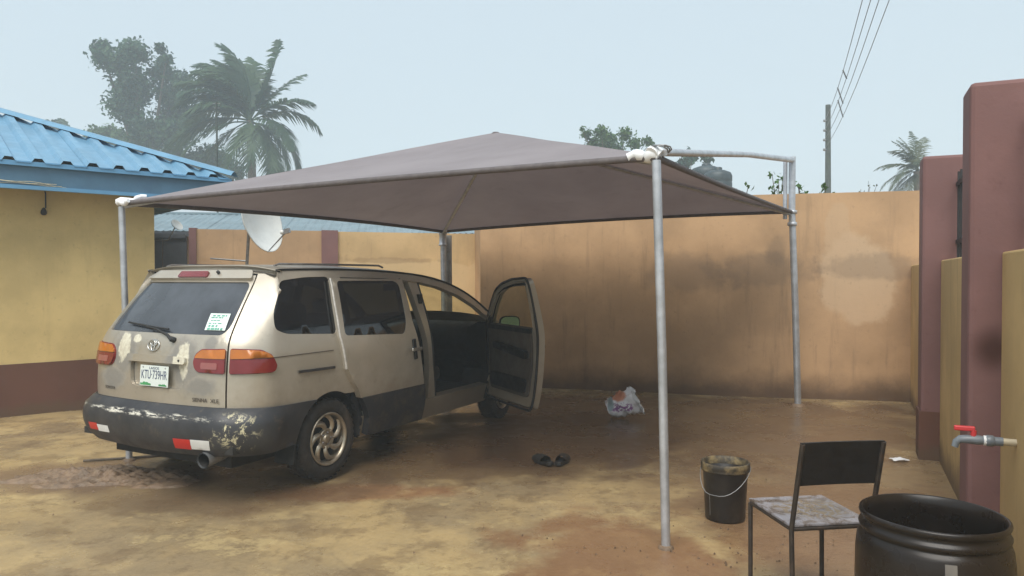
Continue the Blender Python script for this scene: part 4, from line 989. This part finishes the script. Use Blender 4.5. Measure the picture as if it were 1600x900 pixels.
MB().tube(sea, .013, 6).build('door_seal', M['black'], fdo)
dwe = [Vector(swing(skin(p[0], p[1], -.045))) for p in resample(DWN, .08)]; dwe.append(dwe[0])
MB().tube(dwe, .014, 6).build('window_seal', M['black'], fdo)
# door mirror, housing outside, glass facing rearward
mc = Vector((2.50, -1.04, 1.10)); mm = MB()
T0_ = Matrix.Translation((HX, HY, 0)) @ Matrix.Rotation(R(54), 4, 'Z') @ Matrix.Translation((-HX, -HY, 0))
Tm = T0_ @ Matrix.Translation(mc)
prm = []
for i in range(9):
    a = PI/2*i/8; prm.append((math.sin(a), math.cos(a)))
vv = []; ff = []
rows = []
for r_, d_ in prm[::-1]:
    rows.append([tuple(Tm @ Vector((.10*d_, .125*r_*(1 if True else 1)*math.copysign(abs(math.cos(2*PI*k/24))**.6, math.cos(2*PI*k/24)), .085*r_*math.copysign(abs(math.sin(2*PI*k/24))**.6, math.sin(2*PI*k/24))))) for k in range(25)])
mm.grid(rows, True).build('mirror_housing', M['black'], fdo)
mg = MB(); mg.add([tuple(Tm @ Vector((-.004, .112*math.copysign(abs(math.cos(2*PI*k/24))**.6, math.cos(2*PI*k/24)), .074*math.copysign(abs(math.sin(2*PI*k/24))**.6, math.sin(2*PI*k/24))))) for k in range(24)], [tuple(range(24))[::-1]])
mg.build('mirror_glass', M['mirror'], fdo)
m = MB(); m.box((0, 0, 0), (.07, .10, .06), m=T0_ @ Matrix.Translation((2.55, -.945, 1.07))); m.build('mirror_arm', M['black'], fdo)
m = MB(); m.box((0, 0, 0), (.012, .05, .09), m=T0_ @ Matrix.Translation((1.525, -.885, .86))); m.build('door_latch', M['chrome'], fdo)
T = T0_ @ frame(1.64, .93, .004); hb = MB(); hb.box((0, 0, 0), (.15, .03, .02), m=T @ Matrix.Translation((0, 0, .03))); hb.build('handle', M['chrome'], fdo, .006)
# cabin
m = MB(); m.box((.85, 0, .40), (3.5, 1.66, .05)); m.build('cabin_floor', M['seat'], van)
m = MB(); m.grid([[(x, y, z) for y in np.linspace(-.80, .80, 5)] for x, z in ((2.68, .45), (2.62, .62), (2.36, .72), (2.26, .86), (2.24, .98), (2.30, 1.07), (2.52, 1.12), (2.80, 1.10))], True); m.build('dashboard', M['dark'], van)
m = MB(); m.box((2.70, 0, .75), (.06, 1.62, .72)); m.build('bulkhead', M['dark'], van)
m = MB(); m.lathe([(.18+.015*math.cos(a*PI/4), .015*math.sin(a*PI/4)) for a in range(9)], n=24, m=Matrix.Translation((2.12, .40, .93)) @ Matrix.Rotation(R(-62), 4, 'Y')); m.tube([(2.12, .40, .93), (2.36, .40, .85)], .03, 8); m.tube([(2.12, .24, .93), (2.12, .56, .93)], .016, 6); m.build('steering_wheel', M['black'], van)
def vseat(x, y, w, name='seat', hr=True):
    m = MB(); m.box((x, y, .60), (.50, w, .16), 0, 0, -.08); o = m.build(name, M['seat'], van, .05)
    m = MB(); m.box((x-.29, y, .93), (.14, w, .62), 0, 0, -.22); m.build('backrest', M['seat'], o, .06)
    m = MB(); m.box((x, y, .48), (.42, w*.8, .14)); m.build('seat_base', M['dark'], o)
    if hr:
        for yy in ([y] if w < .7 else [y-.38, y+.38]): m = MB(); m.box((x-.37, yy, 1.31), (.09, .26, .16), 0, 0, -.2); m.build('headrest', M['seat'], o, .04)
vseat(1.78, .42, .52); vseat(1.72, -.42, .52, hr=False); vseat(.62, .10, 1.15, 'bench_seat'); vseat(-.22, 0, 1.25, 'bench_seat', False)
m = MB(); m.box((1.39, -.80, 1.40), (.05, .05, .09)); m.tube([(1.39, -.80, 1.38), (1.42, -.79, .9), (1.5, -.72, .5)], .016, 6); m.build('seat_belt', M['black'], van)
m = MB(); m.box((0, 0, 0), (.24, .012, .07), m=Matrix.Translation((2.0, 0, 1.50))); m.build('rear_view_mirror', M['black'], van)
m = MB(); m.box((.62, .40, 1.20), (.012, .10, .16), 0, 0, -.2); m.build('seat_tag', M['sticker'], van)
# tailgate
SL = 2*SC-SEAM
def sym(pts): return pts+[(2*SC-x, y) for x, y in pts[::-1]]
gate_o = sym([(SEAM-.012, 1.62), (SEAM-.012, 1.15), (SEAM-.012, .69)])
top_ = [(x, 1.625) for x in np.linspace(SL+.012, SEAM-.012, 24)]
bot_ = [(x, .69-.0*(x-SC)) for x in np.linspace(SEAM-.012, SL+.012, 24)]
RW = rnd_poly(sym([(-1.018, 1.575), (-1.012, 1.42), (-1.018, 1.25), (-1.06, 1.195)]), .05)
PB = rnd_poly([(-1.955, .985), (-1.355, .985), (-1.365, .80), (-1.93, .80)], .05)
tg = panel(top_+bot_, [RW, PB], skin, .05, .03).build('tailgate', M['gatepaint'], van)
panel(RW, (), lambda s, z: skin(s, z, -.012), .06, .004).build('rear_window', M['rearglass'], tg)
panel(PB, (), lambda s, z: skin(s, z, -.028), .06, 0).build('plate_recess', M['gatepaint'], tg)
panel(rnd_poly([(-1.965, 1.038), (-1.345, 1.038), (-1.345, .985), (-1.965, .985)], .02), (), lambda s, z: skin(s, z, .026), .05, .045).build('plate_garnish', M['gatepaint'], tg)
T = frame(-1.40, 1.01, .028); m = MB(); m.lathe([(0, .003), (.008, .003), (.009, 0)], n=12, m=T); m.build('lock', M['black'], tg)
# wiper: spindle, arm, blade
def onskin(pts, off): return [skin(a, b, off) for a, b in pts]
m = MB(); m.tube(onskin([(-1.50, 1.150), (-1.56, 1.185), (-1.72, 1.225), (-1.85, 1.238)], .03), [.013, .011, .008, .007], 6); m.lathe([(0, .035), (.018, .034), (.022, .0)], n=12, m=frame(-1.50, 1.150, .0)); m.build('wiper_arm', M['black'], tg)
m = MB(); m.tube(onskin([(-1.60+-.06*k, 1.225+.004*k) for k in range(10)], .014), .008, 6); m.build('wiper_blade', M['black'], tg)
# emblem: three interlocked ovals
def oval(T, rx, ry, r, n=36): return MB().tube([T @ Vector((rx*math.cos(2*PI*k/n), ry*math.sin(2*PI*k/n), .006)) for k in range(n+1)], r, 6)
T = frame(SC+.01, 1.105, .0); m = MB()
for tx, ty, rx, ry in ((0, 0, .062, .042), (0, .016, .034, .020), (0, -.004, .016, .036)):
    q = oval(T @ Matrix.Translation((tx, ty, 0)), rx, ry, .0048); m.add(q.v, q.f, True)
m.build('emblem', M['chrome'], tg)
text('lettering', 'SIENNA', .040, frame(-1.205, .735, .004), M['trim'], tg, .001)
text('lettering', 'XLE', .040, frame(-1.075, .735, .004), M['trim'], tg, .001)
text('lettering', 'TOYOTA', .034, frame(-2.20, .76, .004), M['trim'], tg, .001)
# inspection sticker on the rear glass
so = [(-1.262, 1.345), (-1.066, 1.345), (-1.055, 1.228), (-1.245, 1.228)]
st_ = panel(so, (), lambda s, z: skin(s, z, -.004), .06, .003).build('window_sticker', M['sticker'], van)
m = MB(); q = random.Random(5)
for rz_, n_, h_ in ((1.330, 5, .010), (1.316, 4, .008), (1.296, 3, .006), (1.276, 4, .007), (1.258, 3, .012), (1.238, 6, .014)):
    x = -1.24
    for k in range(n_):
        w_ = q.uniform(.012, .035); x += q.uniform(.004, .016)
        if x+w_ > -1.07: break
        m.add([skin(x, rz_-h_/2, -.0015), skin(x+w_, rz_-h_/2, -.0015), skin(x+w_, rz_+h_/2, -.0015), skin(x, rz_+h_/2, -.0015)], [(0, 1, 2, 3)]); x += w_
m.build('sticker_print', M['stickink'], st_)
# licence plate
T = frame(-1.650, .885, .012); pl = MB(); pl.box((0, 0, 0), (.305, .152, .004), m=T); pl = pl.build('license_plate', M['plate'], van, .001)
text('plate_number', 'KTU·739HR', .092, T @ Matrix.Translation((0, .006, .0032)), M['plateink'], pl, .0006, .60)
text('plate_state', 'LAGOS', .026, T @ Matrix.Translation((.0, .056, .0032)), M['plateink'], pl, .0006, 1.3)
m = MB(); q = random.Random(2)
for x0, x1, h0 in ((-.145, -.03, .024), (.055, .14, .016)):
    n_ = 14; top = [(x0+(x1-x0)*k/n_, -.066+h0*(.45+.55*q.random())*math.sin(PI*(k+.7)/(n_+1.4))**.5) for k in range(n_+1)]
    vs_ = [T @ Vector((x, -.070, .0034)) for x, y in top]+[T @ Vector((x, y, .0034)) for x, y in top]
    m.add(vs_, [(k, k+1, n_+2+k, n_+1+k) for k in range(n_)])
m.build('plate_print', M['plategreen'], pl)
for x in (-.12, .12): m = MB(); m.lathe([(0, .003), (.006, .002), (.007, 0)], n=8, m=T @ Matrix.Translation((x, .062, .002))); m.build('plate_screw', M['steel'], pl)
# high brake light in the spoiler lip
sp = panel(rnd_poly([(x, 1.668) for x in np.linspace(SL+.05, SEAM-.05, 12)]+[(x, 1.605) for x in np.linspace(SEAM-.03, SL+.03, 12)], .02), (), lambda s, z: skin(s, z, .012+.02*sst((1.66-z)/.05)), .05, .03).build('spoiler_lip', M['paint'], van)
panel(rnd_poly([(-1.90, 1.660), (-1.52, 1.660), (-1.51, 1.616), (-1.90, 1.616)], .012), (), lambda s, z: skin(s, z, .046), .05, .03).build('brake_light', M['red'], van)
m = MB(); m.lathe([(0, .02), (.012, .018), (.014, 0)], n=10, m=frame(-1.40, 1.645, .03)); m.build('washer_jet', M['black'], van)
# tail lamps
def lamp(mir):
    f = mirrored if mir else (lambda m: m); lm = lambda s, z: skin(s, z, .014)
    outer = rnd_poly([(-.600, .975), (-.66, 1.055), (-.76, 1.094), (SEAM+.010, 1.107), (SEAM+.010, .925), (-.66, .926), (-.615, .94)], .02)
    base = f(panel(outer, (), lambda s, z: skin(s, z, .004), .05, .02)).build('tail_lamp', M['red'], van)
    f(panel(rnd_poly([(-.645, 1.036), (-.70, 1.071), (-.78, 1.090), (SEAM+.014, 1.101), (SEAM+.014, 1.034)], .008), (), lm, .04, .012)).build('amber_lens', M['amber'], base)
    f(panel(rnd_poly([(-.608, .978), (-.64, 1.028), (SEAM+.014, 1.028), (SEAM+.014, .932), (-.66, .932), (-.622, .945)], .008), (), lm, .04, .012)).build('red_lens', M['red'], base)
    o2 = rnd_poly([(SEAM-.018, 1.105), (-1.21, 1.098), (-1.262, 1.06), (-1.280, 1.005), (-1.262, .955), (-1.22, .930), (SEAM-.018, .926)], .02)
    b2 = f(panel(o2, (), lambda s, z: skin(s, z, .006), .05, .02)).build('tail_lamp', M['red'], van)
    f(panel(rnd_poly([(SEAM-.022, 1.100), (-1.205, 1.092), (-1.25, 1.058), (-1.262, 1.034), (SEAM-.022, 1.034)], .008), (), lambda s, z: skin(s, z, .016), .04, .012)).build('amber_lens', M['amber'], b2)
    f(panel(rnd_poly([(SEAM-.022, 1.028), (-1.264, 1.028), (-1.272, 1.003), (-1.25, .957), (-1.215, .937), (SEAM-.022, .933)], .008), (), lambda s, z: skin(s, z, .016), .04, .012)).build('red_lens', M['red'], b2)
    f(panel(rnd_poly([(-1.06, 1.005), (-1.20, 1.005), (-1.20, .96), (-1.06, .96)], .012), (), lambda s, z: skin(s, z, .0185), .04, .004)).build('reverse_lens', M['clear'], b2)
lamp(False); lamp(True)
# rear bumper wrapping to the wheel arches
BO = [(.27, -.02), (.335, .035), (.40, .072), (.50, .088), (.58, .082), (.62, .070), (.655, .045), (.69, .008)]
def bmp(s, z):
    k = sst((-.30-s)/.45) if s > SC else sst((-.30-(2*SC-s))/.45)
    return skin(s, z, crv(z, BO)*k+.014*(1-k))
def bend(z): return -.375*math.sqrt(max(.02, 1-((z-.33)/.375)**2))+.0
ends = [(bend(z)-.005, z) for z in (.36, .42, .48, .54, .60, .64, .665)]
bl = ends+[(-.6, .680), (SEAM, .690), (SC, .690), (2*SC-SEAM, .690), (2*SC+.6, .680)]+[(2*SC-a, b) for a, b in ends[::-1]]+[(2*SC+.62, .35), (2*SC+1.1, .345), (SC, .33), (-1.1, .345), (-.62, .35)]
rb = panel(bl, (), bmp, .045, .03).build('rear_bumper', M['bumper'], van)
for s0, s1, z0, z1, c in ((-1.395, -1.245, .465, .390, 'refred'), (-1.242, -1.085, .470, .398, 'refwhite'), (-2.325, -2.215, .490, .436, 'refred'), (-2.212, -2.075, .484, .432, 'refwhite')):
    panel([(s0, z0), (s1, z0+.003), (s1, z1+.003), (s0, z1)], (), lambda s, z: (lambda p, q: tuple(Vector(p)+Vector(q)*.003))(bmp(s, z), frame(s, z, 0, bmp).col[2][:3]), .04, .002).build('reflector', M[c], rb)
# mud flaps, exhaust, underside
m = MB(); m.tube([(-.50, -.52, .35), (-.8, -.58, .335), (-.955, -.60, .325)], [.046, .050, .055], 16, False); m.build('exhaust_pipe', M['steel'], van)
m = MB(); m.tube([(-.5, -.52, .35), (-.95, -.60, .3255)], .044, 16, False); m.tube([(-.62, -.542, .344), (-.63, -.544, .3435)], .046, 16); m.build('exhaust_bore', M['under'], van)
m = MB(); m.tube([(-.55, .25, .36), (-.55, -.25, .36)], .11, 16); m.build('silencer', M['under'], van)
m = MB(); m.box((1.2, 0, .30), (3.9, 1.30, .14)); m.box((0, 0, .33), (.12, 1.4, .12)); m.build('underbody', M['under'], van)
m = MB(); m.box((-.62, 0, .45), (.5, 1.5, .10)); m.build('rear_floor', M['under'], van)
for y in (-1, 1):
    m = MB(); m.box((-.375, y*.80, .30), (.012, .20, .20), 0, 0, .10); m.build('mud_flap', M['black'], van)
    for cx in (0, 2.9):
        m = MB(); rows = []
        for k in range(15):
            a = R(-8+196*k/14); rows.append([(cx+.375*math.cos(a), y*w, .33+.375*math.sin(a)) for w in (.56, .70, .82, .905)])
        m.grid(rows, True); m.build('wheel_liner', M['under'], van)
# wheels
def wheel(cx, y, steer=0.):
    sgn = 1 if y > 0 else -1
    e = empty('wheel', (cx, y, .325), 0 if sgn < 0 else PI); e.parent = van
    e.rotation_euler.z += steer
    m = MB(); m.lathe([(.205, .09), (.235, .105), (.265, .108), (.300, .098), (.318, .075), (.325, .045), (.325, -.045), (.318, -.075), (.300, -.098), (.265, -.108), (.235, -.105), (.205, -.09), (.205, .09)], axis='Y', n=48); t = m.build('tyre', M['tyre'], e)
    m = MB()
    for k in range(40):
        a = 2*PI*k/40
        for yy, tw in ((-.066, .25), (.066, -.25), (0, .15)): m.box((0, 0, 0), (.020, .038, .008), m=Matrix.Rotation(-a, 4, 'Y') @ Matrix.Translation((0, yy, .3235)) @ Matrix.Rotation(tw, 4, 'Z'))
    m.build('tread', M['tyre'], t)['kind'] = 'stuff'
    r = MB(); r.lathe([(.206, .088), (.206, -.080), (.212, -.100), (.206, -.108), (.196, -.104), (.188, -.085), (.180, -.06), (.176, .05)], axis='Y', n=48)
    # seven swept spokes with openings between them
    N = 7; V = []
    for k in range(N):
        a0 = 2*PI*k/N; rows = []
        for i in range(8):
            t_ = i/7; rr = .062+(.186-.062)*t_; a = a0+.62*t_*t_; hw_ = (.56-.12*t_)*.5*(.9+.30*t_); yv = -.086-.012*math.sin(PI*t_)
            row = []
            for j in range(6):
                u_ = -1+2*j/5; aa = a+u_*hw_*(.72 if abs(u_) < 1 else .86); row.append((rr*math.cos(aa), yv+.020*abs(u_)**3, rr*math.sin(aa)))
            rows.append(row)
        r.grid(rows, True)
    r.lathe([(.0, -.088), (.03, -.090), (.034, -.086), (.036, -.070), (.058, -.072), (.074, -.086), (.082, -.080), (.08, -.05)], axis='Y', n=32)
    ro = r.build('rim', M['rim'], e)
    m = MB()
    for k in range(5): a = 2*PI*k/5; m.lathe([(0, -.082), (.009, -.081), (.010, -.070)], (.048*math.cos(a), 0, .048*math.sin(a)), 8, 'Y')
    m.build('wheel_nut', M['steel'], e)
    m = MB(); m.lathe([(.0, -.035), (.185, -.035), (.185, .06), (0, .06)], axis='Y', n=24); m.build('brake_drum', M['under'], e)
wheel(0, -.80); wheel(0, .80); wheel(2.9, -.80, R(6)); wheel(2.9, .80, R(6))
# ------------------------------------------------------------------ things standing in the yard
# bucket
b = empty('paint_bucket', (1.43, 4.98, -.006), 0, 'black plastic bucket with crusted rim and drooping wire handle', 'bucket')
MB().lathe([(0, .004), (.125, .004), (.130, .012), (.146, .33), (.150, .345)], n=40).build('bucket_body', M['bplastic'], b)
MB().lathe([(.146, .335), (.141, .335), (.127, .02), (0, .016)], n=40).build('inner_wall', M['bplastic'], b)
MB().lathe([(.149, .330), (.157, .329), (.159, .338), (.157, .348), (.160, .354), (.160, .382), (.155, .387), (.149, .384), (.146, .335)], n=40).build('rim_collar', M['crust'], b)
MB().disc((0, 0, .24), .138, 36).build('water', M['water'], b)
hp = []
for k in range(19):
    t = k/18; a = R(-8)-t*R(222); hp.append((.163*math.cos(a), .166*math.sin(a), .355-.165*sst(t/.5)*(1-sst((t-.62)/.38))))
MB().tube(hp, .0024, 6).build('wire_handle', M['steel'], b)
MB().tube([hp[11], (hp[11][0]+.004, hp[11][1]+.004, .12), (hp[11][0]+.008, hp[11][1]+.012, .05)], .0014, 5).build('string', M['steel'], b)
# drum
d = empty('plastic_drum', (1.735, 3.06, -.006), 0, 'large black open plastic drum beside the chair and tap', 'drum')
pr = [(0, .0), (.245, .0), (.262, .02), (.268, .06), (.286, .2), (.292, .36), (.290, .48), (.284, .535), (.276, .556), (.268, .563), (.266, .570), (.275, .576), (.279, .588), (.274, .598), (.265, .603), (.264, .620), (.273, .626), (.277, .636), (.275, .647), (.268, .651), (.262, .646), (.256, .61), (.256, .57), (.274, .52), (.281, .36), (.274, .1), (.24, .02), (0, .016)]
MB().lathe(pr, n=72).build('drum_body', M['drum'], d)
MB().disc((0, 0, .14), .272, 48).build('water', M['water'], d)
def onring(r, a, z): return (r*math.cos(a), r*math.sin(a), z)
for a0 in (R(-112), R(60)):
    m = MB(); m.tube([onring(.288, a0-.16, .47), onring(.316, a0-.14, .475), onring(.320, a0, .478), onring(.316, a0+.14, .475), onring(.288, a0+.16, .47)], .012, 8); m.build('lug_handle', M['drum'], d)
m = MB(); m.grid([[onring(rr_, R(-107)+x*.08, z) for x in (-.9, -.3, .3, .9)] for z, rr_ in ((.537, .2852), (.51, .2885), (.48, .2915), (.42, .2930), (.34, .2935))], True, True); m.build('label', M['label'], d)
# chair: square tube frame, ply seat, back board
ch = empty('metal_chair', (1.475, 3.71, -.006), R(8), 'old metal framed chair with wet dirty board seat and dark back', 'chair')
m = MB(); m.box((0, 0, .455), (.41, .43, .014)); m.build('seat', M['seatboard'], ch, .004)
for sx in (-1, 1):
    m = MB(); m.tube([(sx*.20, .20, 0), (sx*.20, .205, .44)], .012, 8); m.build('leg', M['chairtube'], ch)
    m = MB(); m.tube([(sx*.20, -.235, 0), (sx*.20, -.215, .44), (sx*.20, -.24, .55), (sx*.20, -.31, .86)], .012, 8); m.build('leg', M['chairtube'], ch)
    m = MB(); m.tube([(sx*.195, -.21, .438), (sx*.195, .205, .438)], .011, 8); m.build('side_rail', M['chairtube'], ch)
for y in (-.205, .205): MB().tube([(-.20, y, .437), (.20, y, .437)], .011, 8).build('cross_rail', M['chairtube'], ch)
m = MB(); m.grid([[(x, -.315+.24*(.865-z)+.012*math.cos(x*7), z) for x in np.linspace(-.205, .205, 9)] for z in (.655, .76, .865)], True)
m.grid([[(x, -.300+.24*(.865-z)+.012*math.cos(x*7), z) for x in np.linspace(-.205, .205, 9)] for z in (.655, .76, .865)], True, True)
for zz in (.655, .865): m.grid([[(x, o+.24*(.865-zz)+.012*math.cos(x*7), zz) for x in np.linspace(-.205, .205, 9)] for o in (-.315, -.300)], False, zz < .7)
m.build('backrest', M['chairback'], ch)
# tap on a stub pipe from the low wall
tp0 = Vector((2.47, 3.65, .80)); inn = -FO
tap = wempty('garden_tap', tuple(tp0), 'grey plastic water tap with red lever handle on the mustard wall', 'tap')
def tpt(l, z=0.): return tuple(tp0+inn*l+Vector((0, 0, z)))
MB().tube([tpt(-.05, -.0), tpt(.055)], .018, 12).build('supply_pipe', M['pvc2'], tap)
MB().tube([tpt(.05), tpt(.095)], .022, 12).build('coupling', M['pvc'], tap)
MB().tube([tpt(.085), tpt(.092), tpt(.118), tpt(.125)], [.023, .028, .028, .023], 8).build('union_nut', M['pvc'], tap)
MB().tube([tpt(.120), tpt(.132)], .025, 12).build('thread_tape', M['ptfe'], tap)
MB().tube([tpt(.130), tpt(.15), tpt(.20), tpt(.232, -.002), tpt(.248, -.016), tpt(.256, -.042)], [.020, .024, .022, .020, .018, .016], 12).build('tap_body', M['pvc'], tap)
MB().tube([tpt(.175, .01), tpt(.175, .046)], .014, 10).build('spindle', M['red_h'], tap)
T = Matrix((inn, Vector((0, 0, 1)).cross(inn), Vector((0, 0, 1)))).transposed().to_4x4(); T.translation = tp0
m = MB(); m.box((0, 0, 0), (.092, .026, .024), m=T @ Matrix.Translation((.214, 0, .054))); m.build('lever_handle', M['red_h'], tap, .005)
# sandals
def sandal(x, y, rz, label):
    e = empty('sandal', (x, y, -.004), rz, label, 'sandal', 'pair of black slide sandals')
    out = [(-.13, .0), (-.12, .032), (-.06, .040), (0, .036), (.06, .048), (.11, .042), (.135, .0), (.11, -.040), (.06, -.045), (0, -.034), (-.06, -.036), (-.12, -.030)]
    n = len(out); m = MB(); m.add([(a, b_, z+(.012 if a < -.05 else 0)) for z in (0, .030) for a, b_ in out], [tuple(range(n))[::-1], tuple(range(n, 2*n))]+[(k, (k+1) % n, n+(k+1) % n, n+k) for k in range(n)]); m.build('sole', M['sandal'], e, .004)
    m = MB(); rows = []
    for x_ in (-.03, .0, .035, .07, .10, .118):
        rows.append([(x_+.01*math.cos(t*PI), .050*math.cos(PI*t)*1.0, .018+(.066-.32*max(0, x_-.05)-.25*max(0, -x_))*math.sin(PI*t)**.7) for t in np.linspace(0, 1, 11)])
    m.grid(rows, True); m.build('strap', M['sandal'], e)
sandal(.275, 6.42, R(118), 'black slide sandal closer to the minivan'); sandal(.43, 6.43, R(70), 'black slide sandal closer to the front canopy post')
# crumpled printed bag
bag = empty('crumpled_bag', (1.25, 8.50, -.006), R(-8), 'crumpled white printed sack slumped on the wet ground by wall', 'bag')
q = random.Random(8); rows = []
for i in range(15):
    t = i/14; row = []
    cx = -.15+.30*t; cz = .10+.12*t; hwid = .085+.05*math.sin(PI*t*.9)+.05*sst((t-.7)/.3); hd_ = .09-.03*t
    for k in range(25):
        a = 2*PI*k/24; f = 1+.10*math.sin(3*a+i*.9)+.07*math.sin(7*a-i*1.3)+.05*math.sin(11*a+i*2.1)
        # axis tilted to the right; cross-section flattened
        w = hwid*f*math.cos(a); dp = hd_*f*math.sin(a)
        row.append((cx-w*.42, dp, max(.004, cz+w*.90+.012*math.sin(i*1.7+k))))
    rows.append(row)
m = MB(); m.grid(rows, True); m.add(rows[0][:-1], [tuple(range(24))]); m.build('sack', M['bag'], bag)
m = MB(); r2 = []
for i in range(4):
    t = i/3; r2.append([(p[0]+.05*t+.012*math.sin(k*1.9+i), p[1]*(1+.35*t), max(.004, p[2]+.03*t-.05*t*t+.01*math.sin(k*2.6+i*2))) for k, p in enumerate(rows[-1])])
m.grid(r2, True); m.build('folded_mouth', M['white'], bag)
# scrap of white plastic by the maroon pillar
m = MB(); q = random.Random(3)
m.grid([[(x*.035+q.uniform(-.006, .006), y*.03+q.uniform(-.006, .006), .004+.022*math.exp(-(x*x+y*y)*.6)+q.uniform(0, .008)) for x in np.linspace(-2, 2, 9)] for y in np.linspace(-1.5, 1.5, 7)], True)
o = m.build('plastic_scrap', M['white']); o.location = (3.42, 6.56, -.008); tag(o, 'small scrap of white plastic litter beside the maroon pillar', 'litter')
# churned mud round the left post
q = random.Random(12); rows = []
def mh(x, y):
    r = math.hypot(x/.85, y/.34)+.16*math.sin(x*9+2*math.sin(y*13))+.12*math.sin(y*21+x*5); h = max(0, 1-r)
    return -.03*min(1, max(0, r-.8)*3)+.045*h**.8*(1+.7*math.sin(x*27+3*math.sin(y*19))*math.sin(y*41+2*math.sin(x*15)))
rows = [[(x, y, mh(x, y)-.013+q.uniform(0, .018)*max(0, 1-math.hypot(x/.95, y/.42))) for x in np.linspace(-1, 1, 110)] for y in np.linspace(-.45, .45, 52)]
o = MB().grid(rows, False).build('mud_heap', M['mudheap']); o.location = (-3.25, 6.02, 0); o.rotation_euler = (0, 0, R(-5)); tag(o, 'churned brown mud heaped on the ground around the left canopy post', 'mud', kind='stuff')
V = []; m = MB()
for k in range(420):
    cx, cy, sp_ = q.choice([(-3.3, 6.05, .5), (-3.3, 6.05, .7), (1.1, 4.3, .5), (1.9, 4.7, .6), (.6, 5.2, .8)]); x, y = q.gauss(cx, sp_), q.gauss(cy, sp_*.6); s = q.uniform(.003, .011)
    if y < 3: continue
    pts = [(x+s*q.uniform(.6, 1.2)*a, y+s*q.uniform(.6, 1.2)*b_, -.008+s*c_*q.uniform(.5, 1)) for a, b_, c_ in ((1, 0, .3), (-.5, .8, .3), (-.5, -.8, .3), (0, 0, 1.6))]
    m.add(pts, [(0, 1, 3), (1, 2, 3), (2, 0, 3)])
o = m.build('grit', M['mudheap']); tag(o, 'loose grit and small stones scattered over the wet yard', 'grit', kind='stuff')
# dark crack line by the left post, built as a thin rod
tag(MB().tube([(-3.75, 6.50, .004), (-3.35, 6.62, .004), (-2.95, 6.78, .004)], .011, 8).build('crack_rod', M['bark']), 'thin rod standing in for a dark ground crack at the left canopy post', 'rod')

# ------------------------------------------------------------------ rain haze
m = MB(); m.box((0, 12, 11.5), (240, 240, 26))
hz = m.build('haze', None); hz['kind'] = 'stuff'; hz['label'] = 'pale rain haze hanging over the yard and trees'; hz['category'] = 'haze'
hm = bpy.data.materials.new('rain_haze'); hm.use_nodes = True; ht = hm.node_tree; ht.nodes.clear()
ho = ht.nodes.new('ShaderNodeOutputMaterial'); pv = ht.nodes.new('ShaderNodeVolumePrincipled')
pv.inputs['Color'].default_value = (.80, .92, 1.0, 1); pv.inputs['Density'].default_value = .0045; pv.inputs['Anisotropy'].default_value = 0
ht.links.new(pv.outputs[0], ho.inputs['Volume']); hz.data.materials.append(hm)
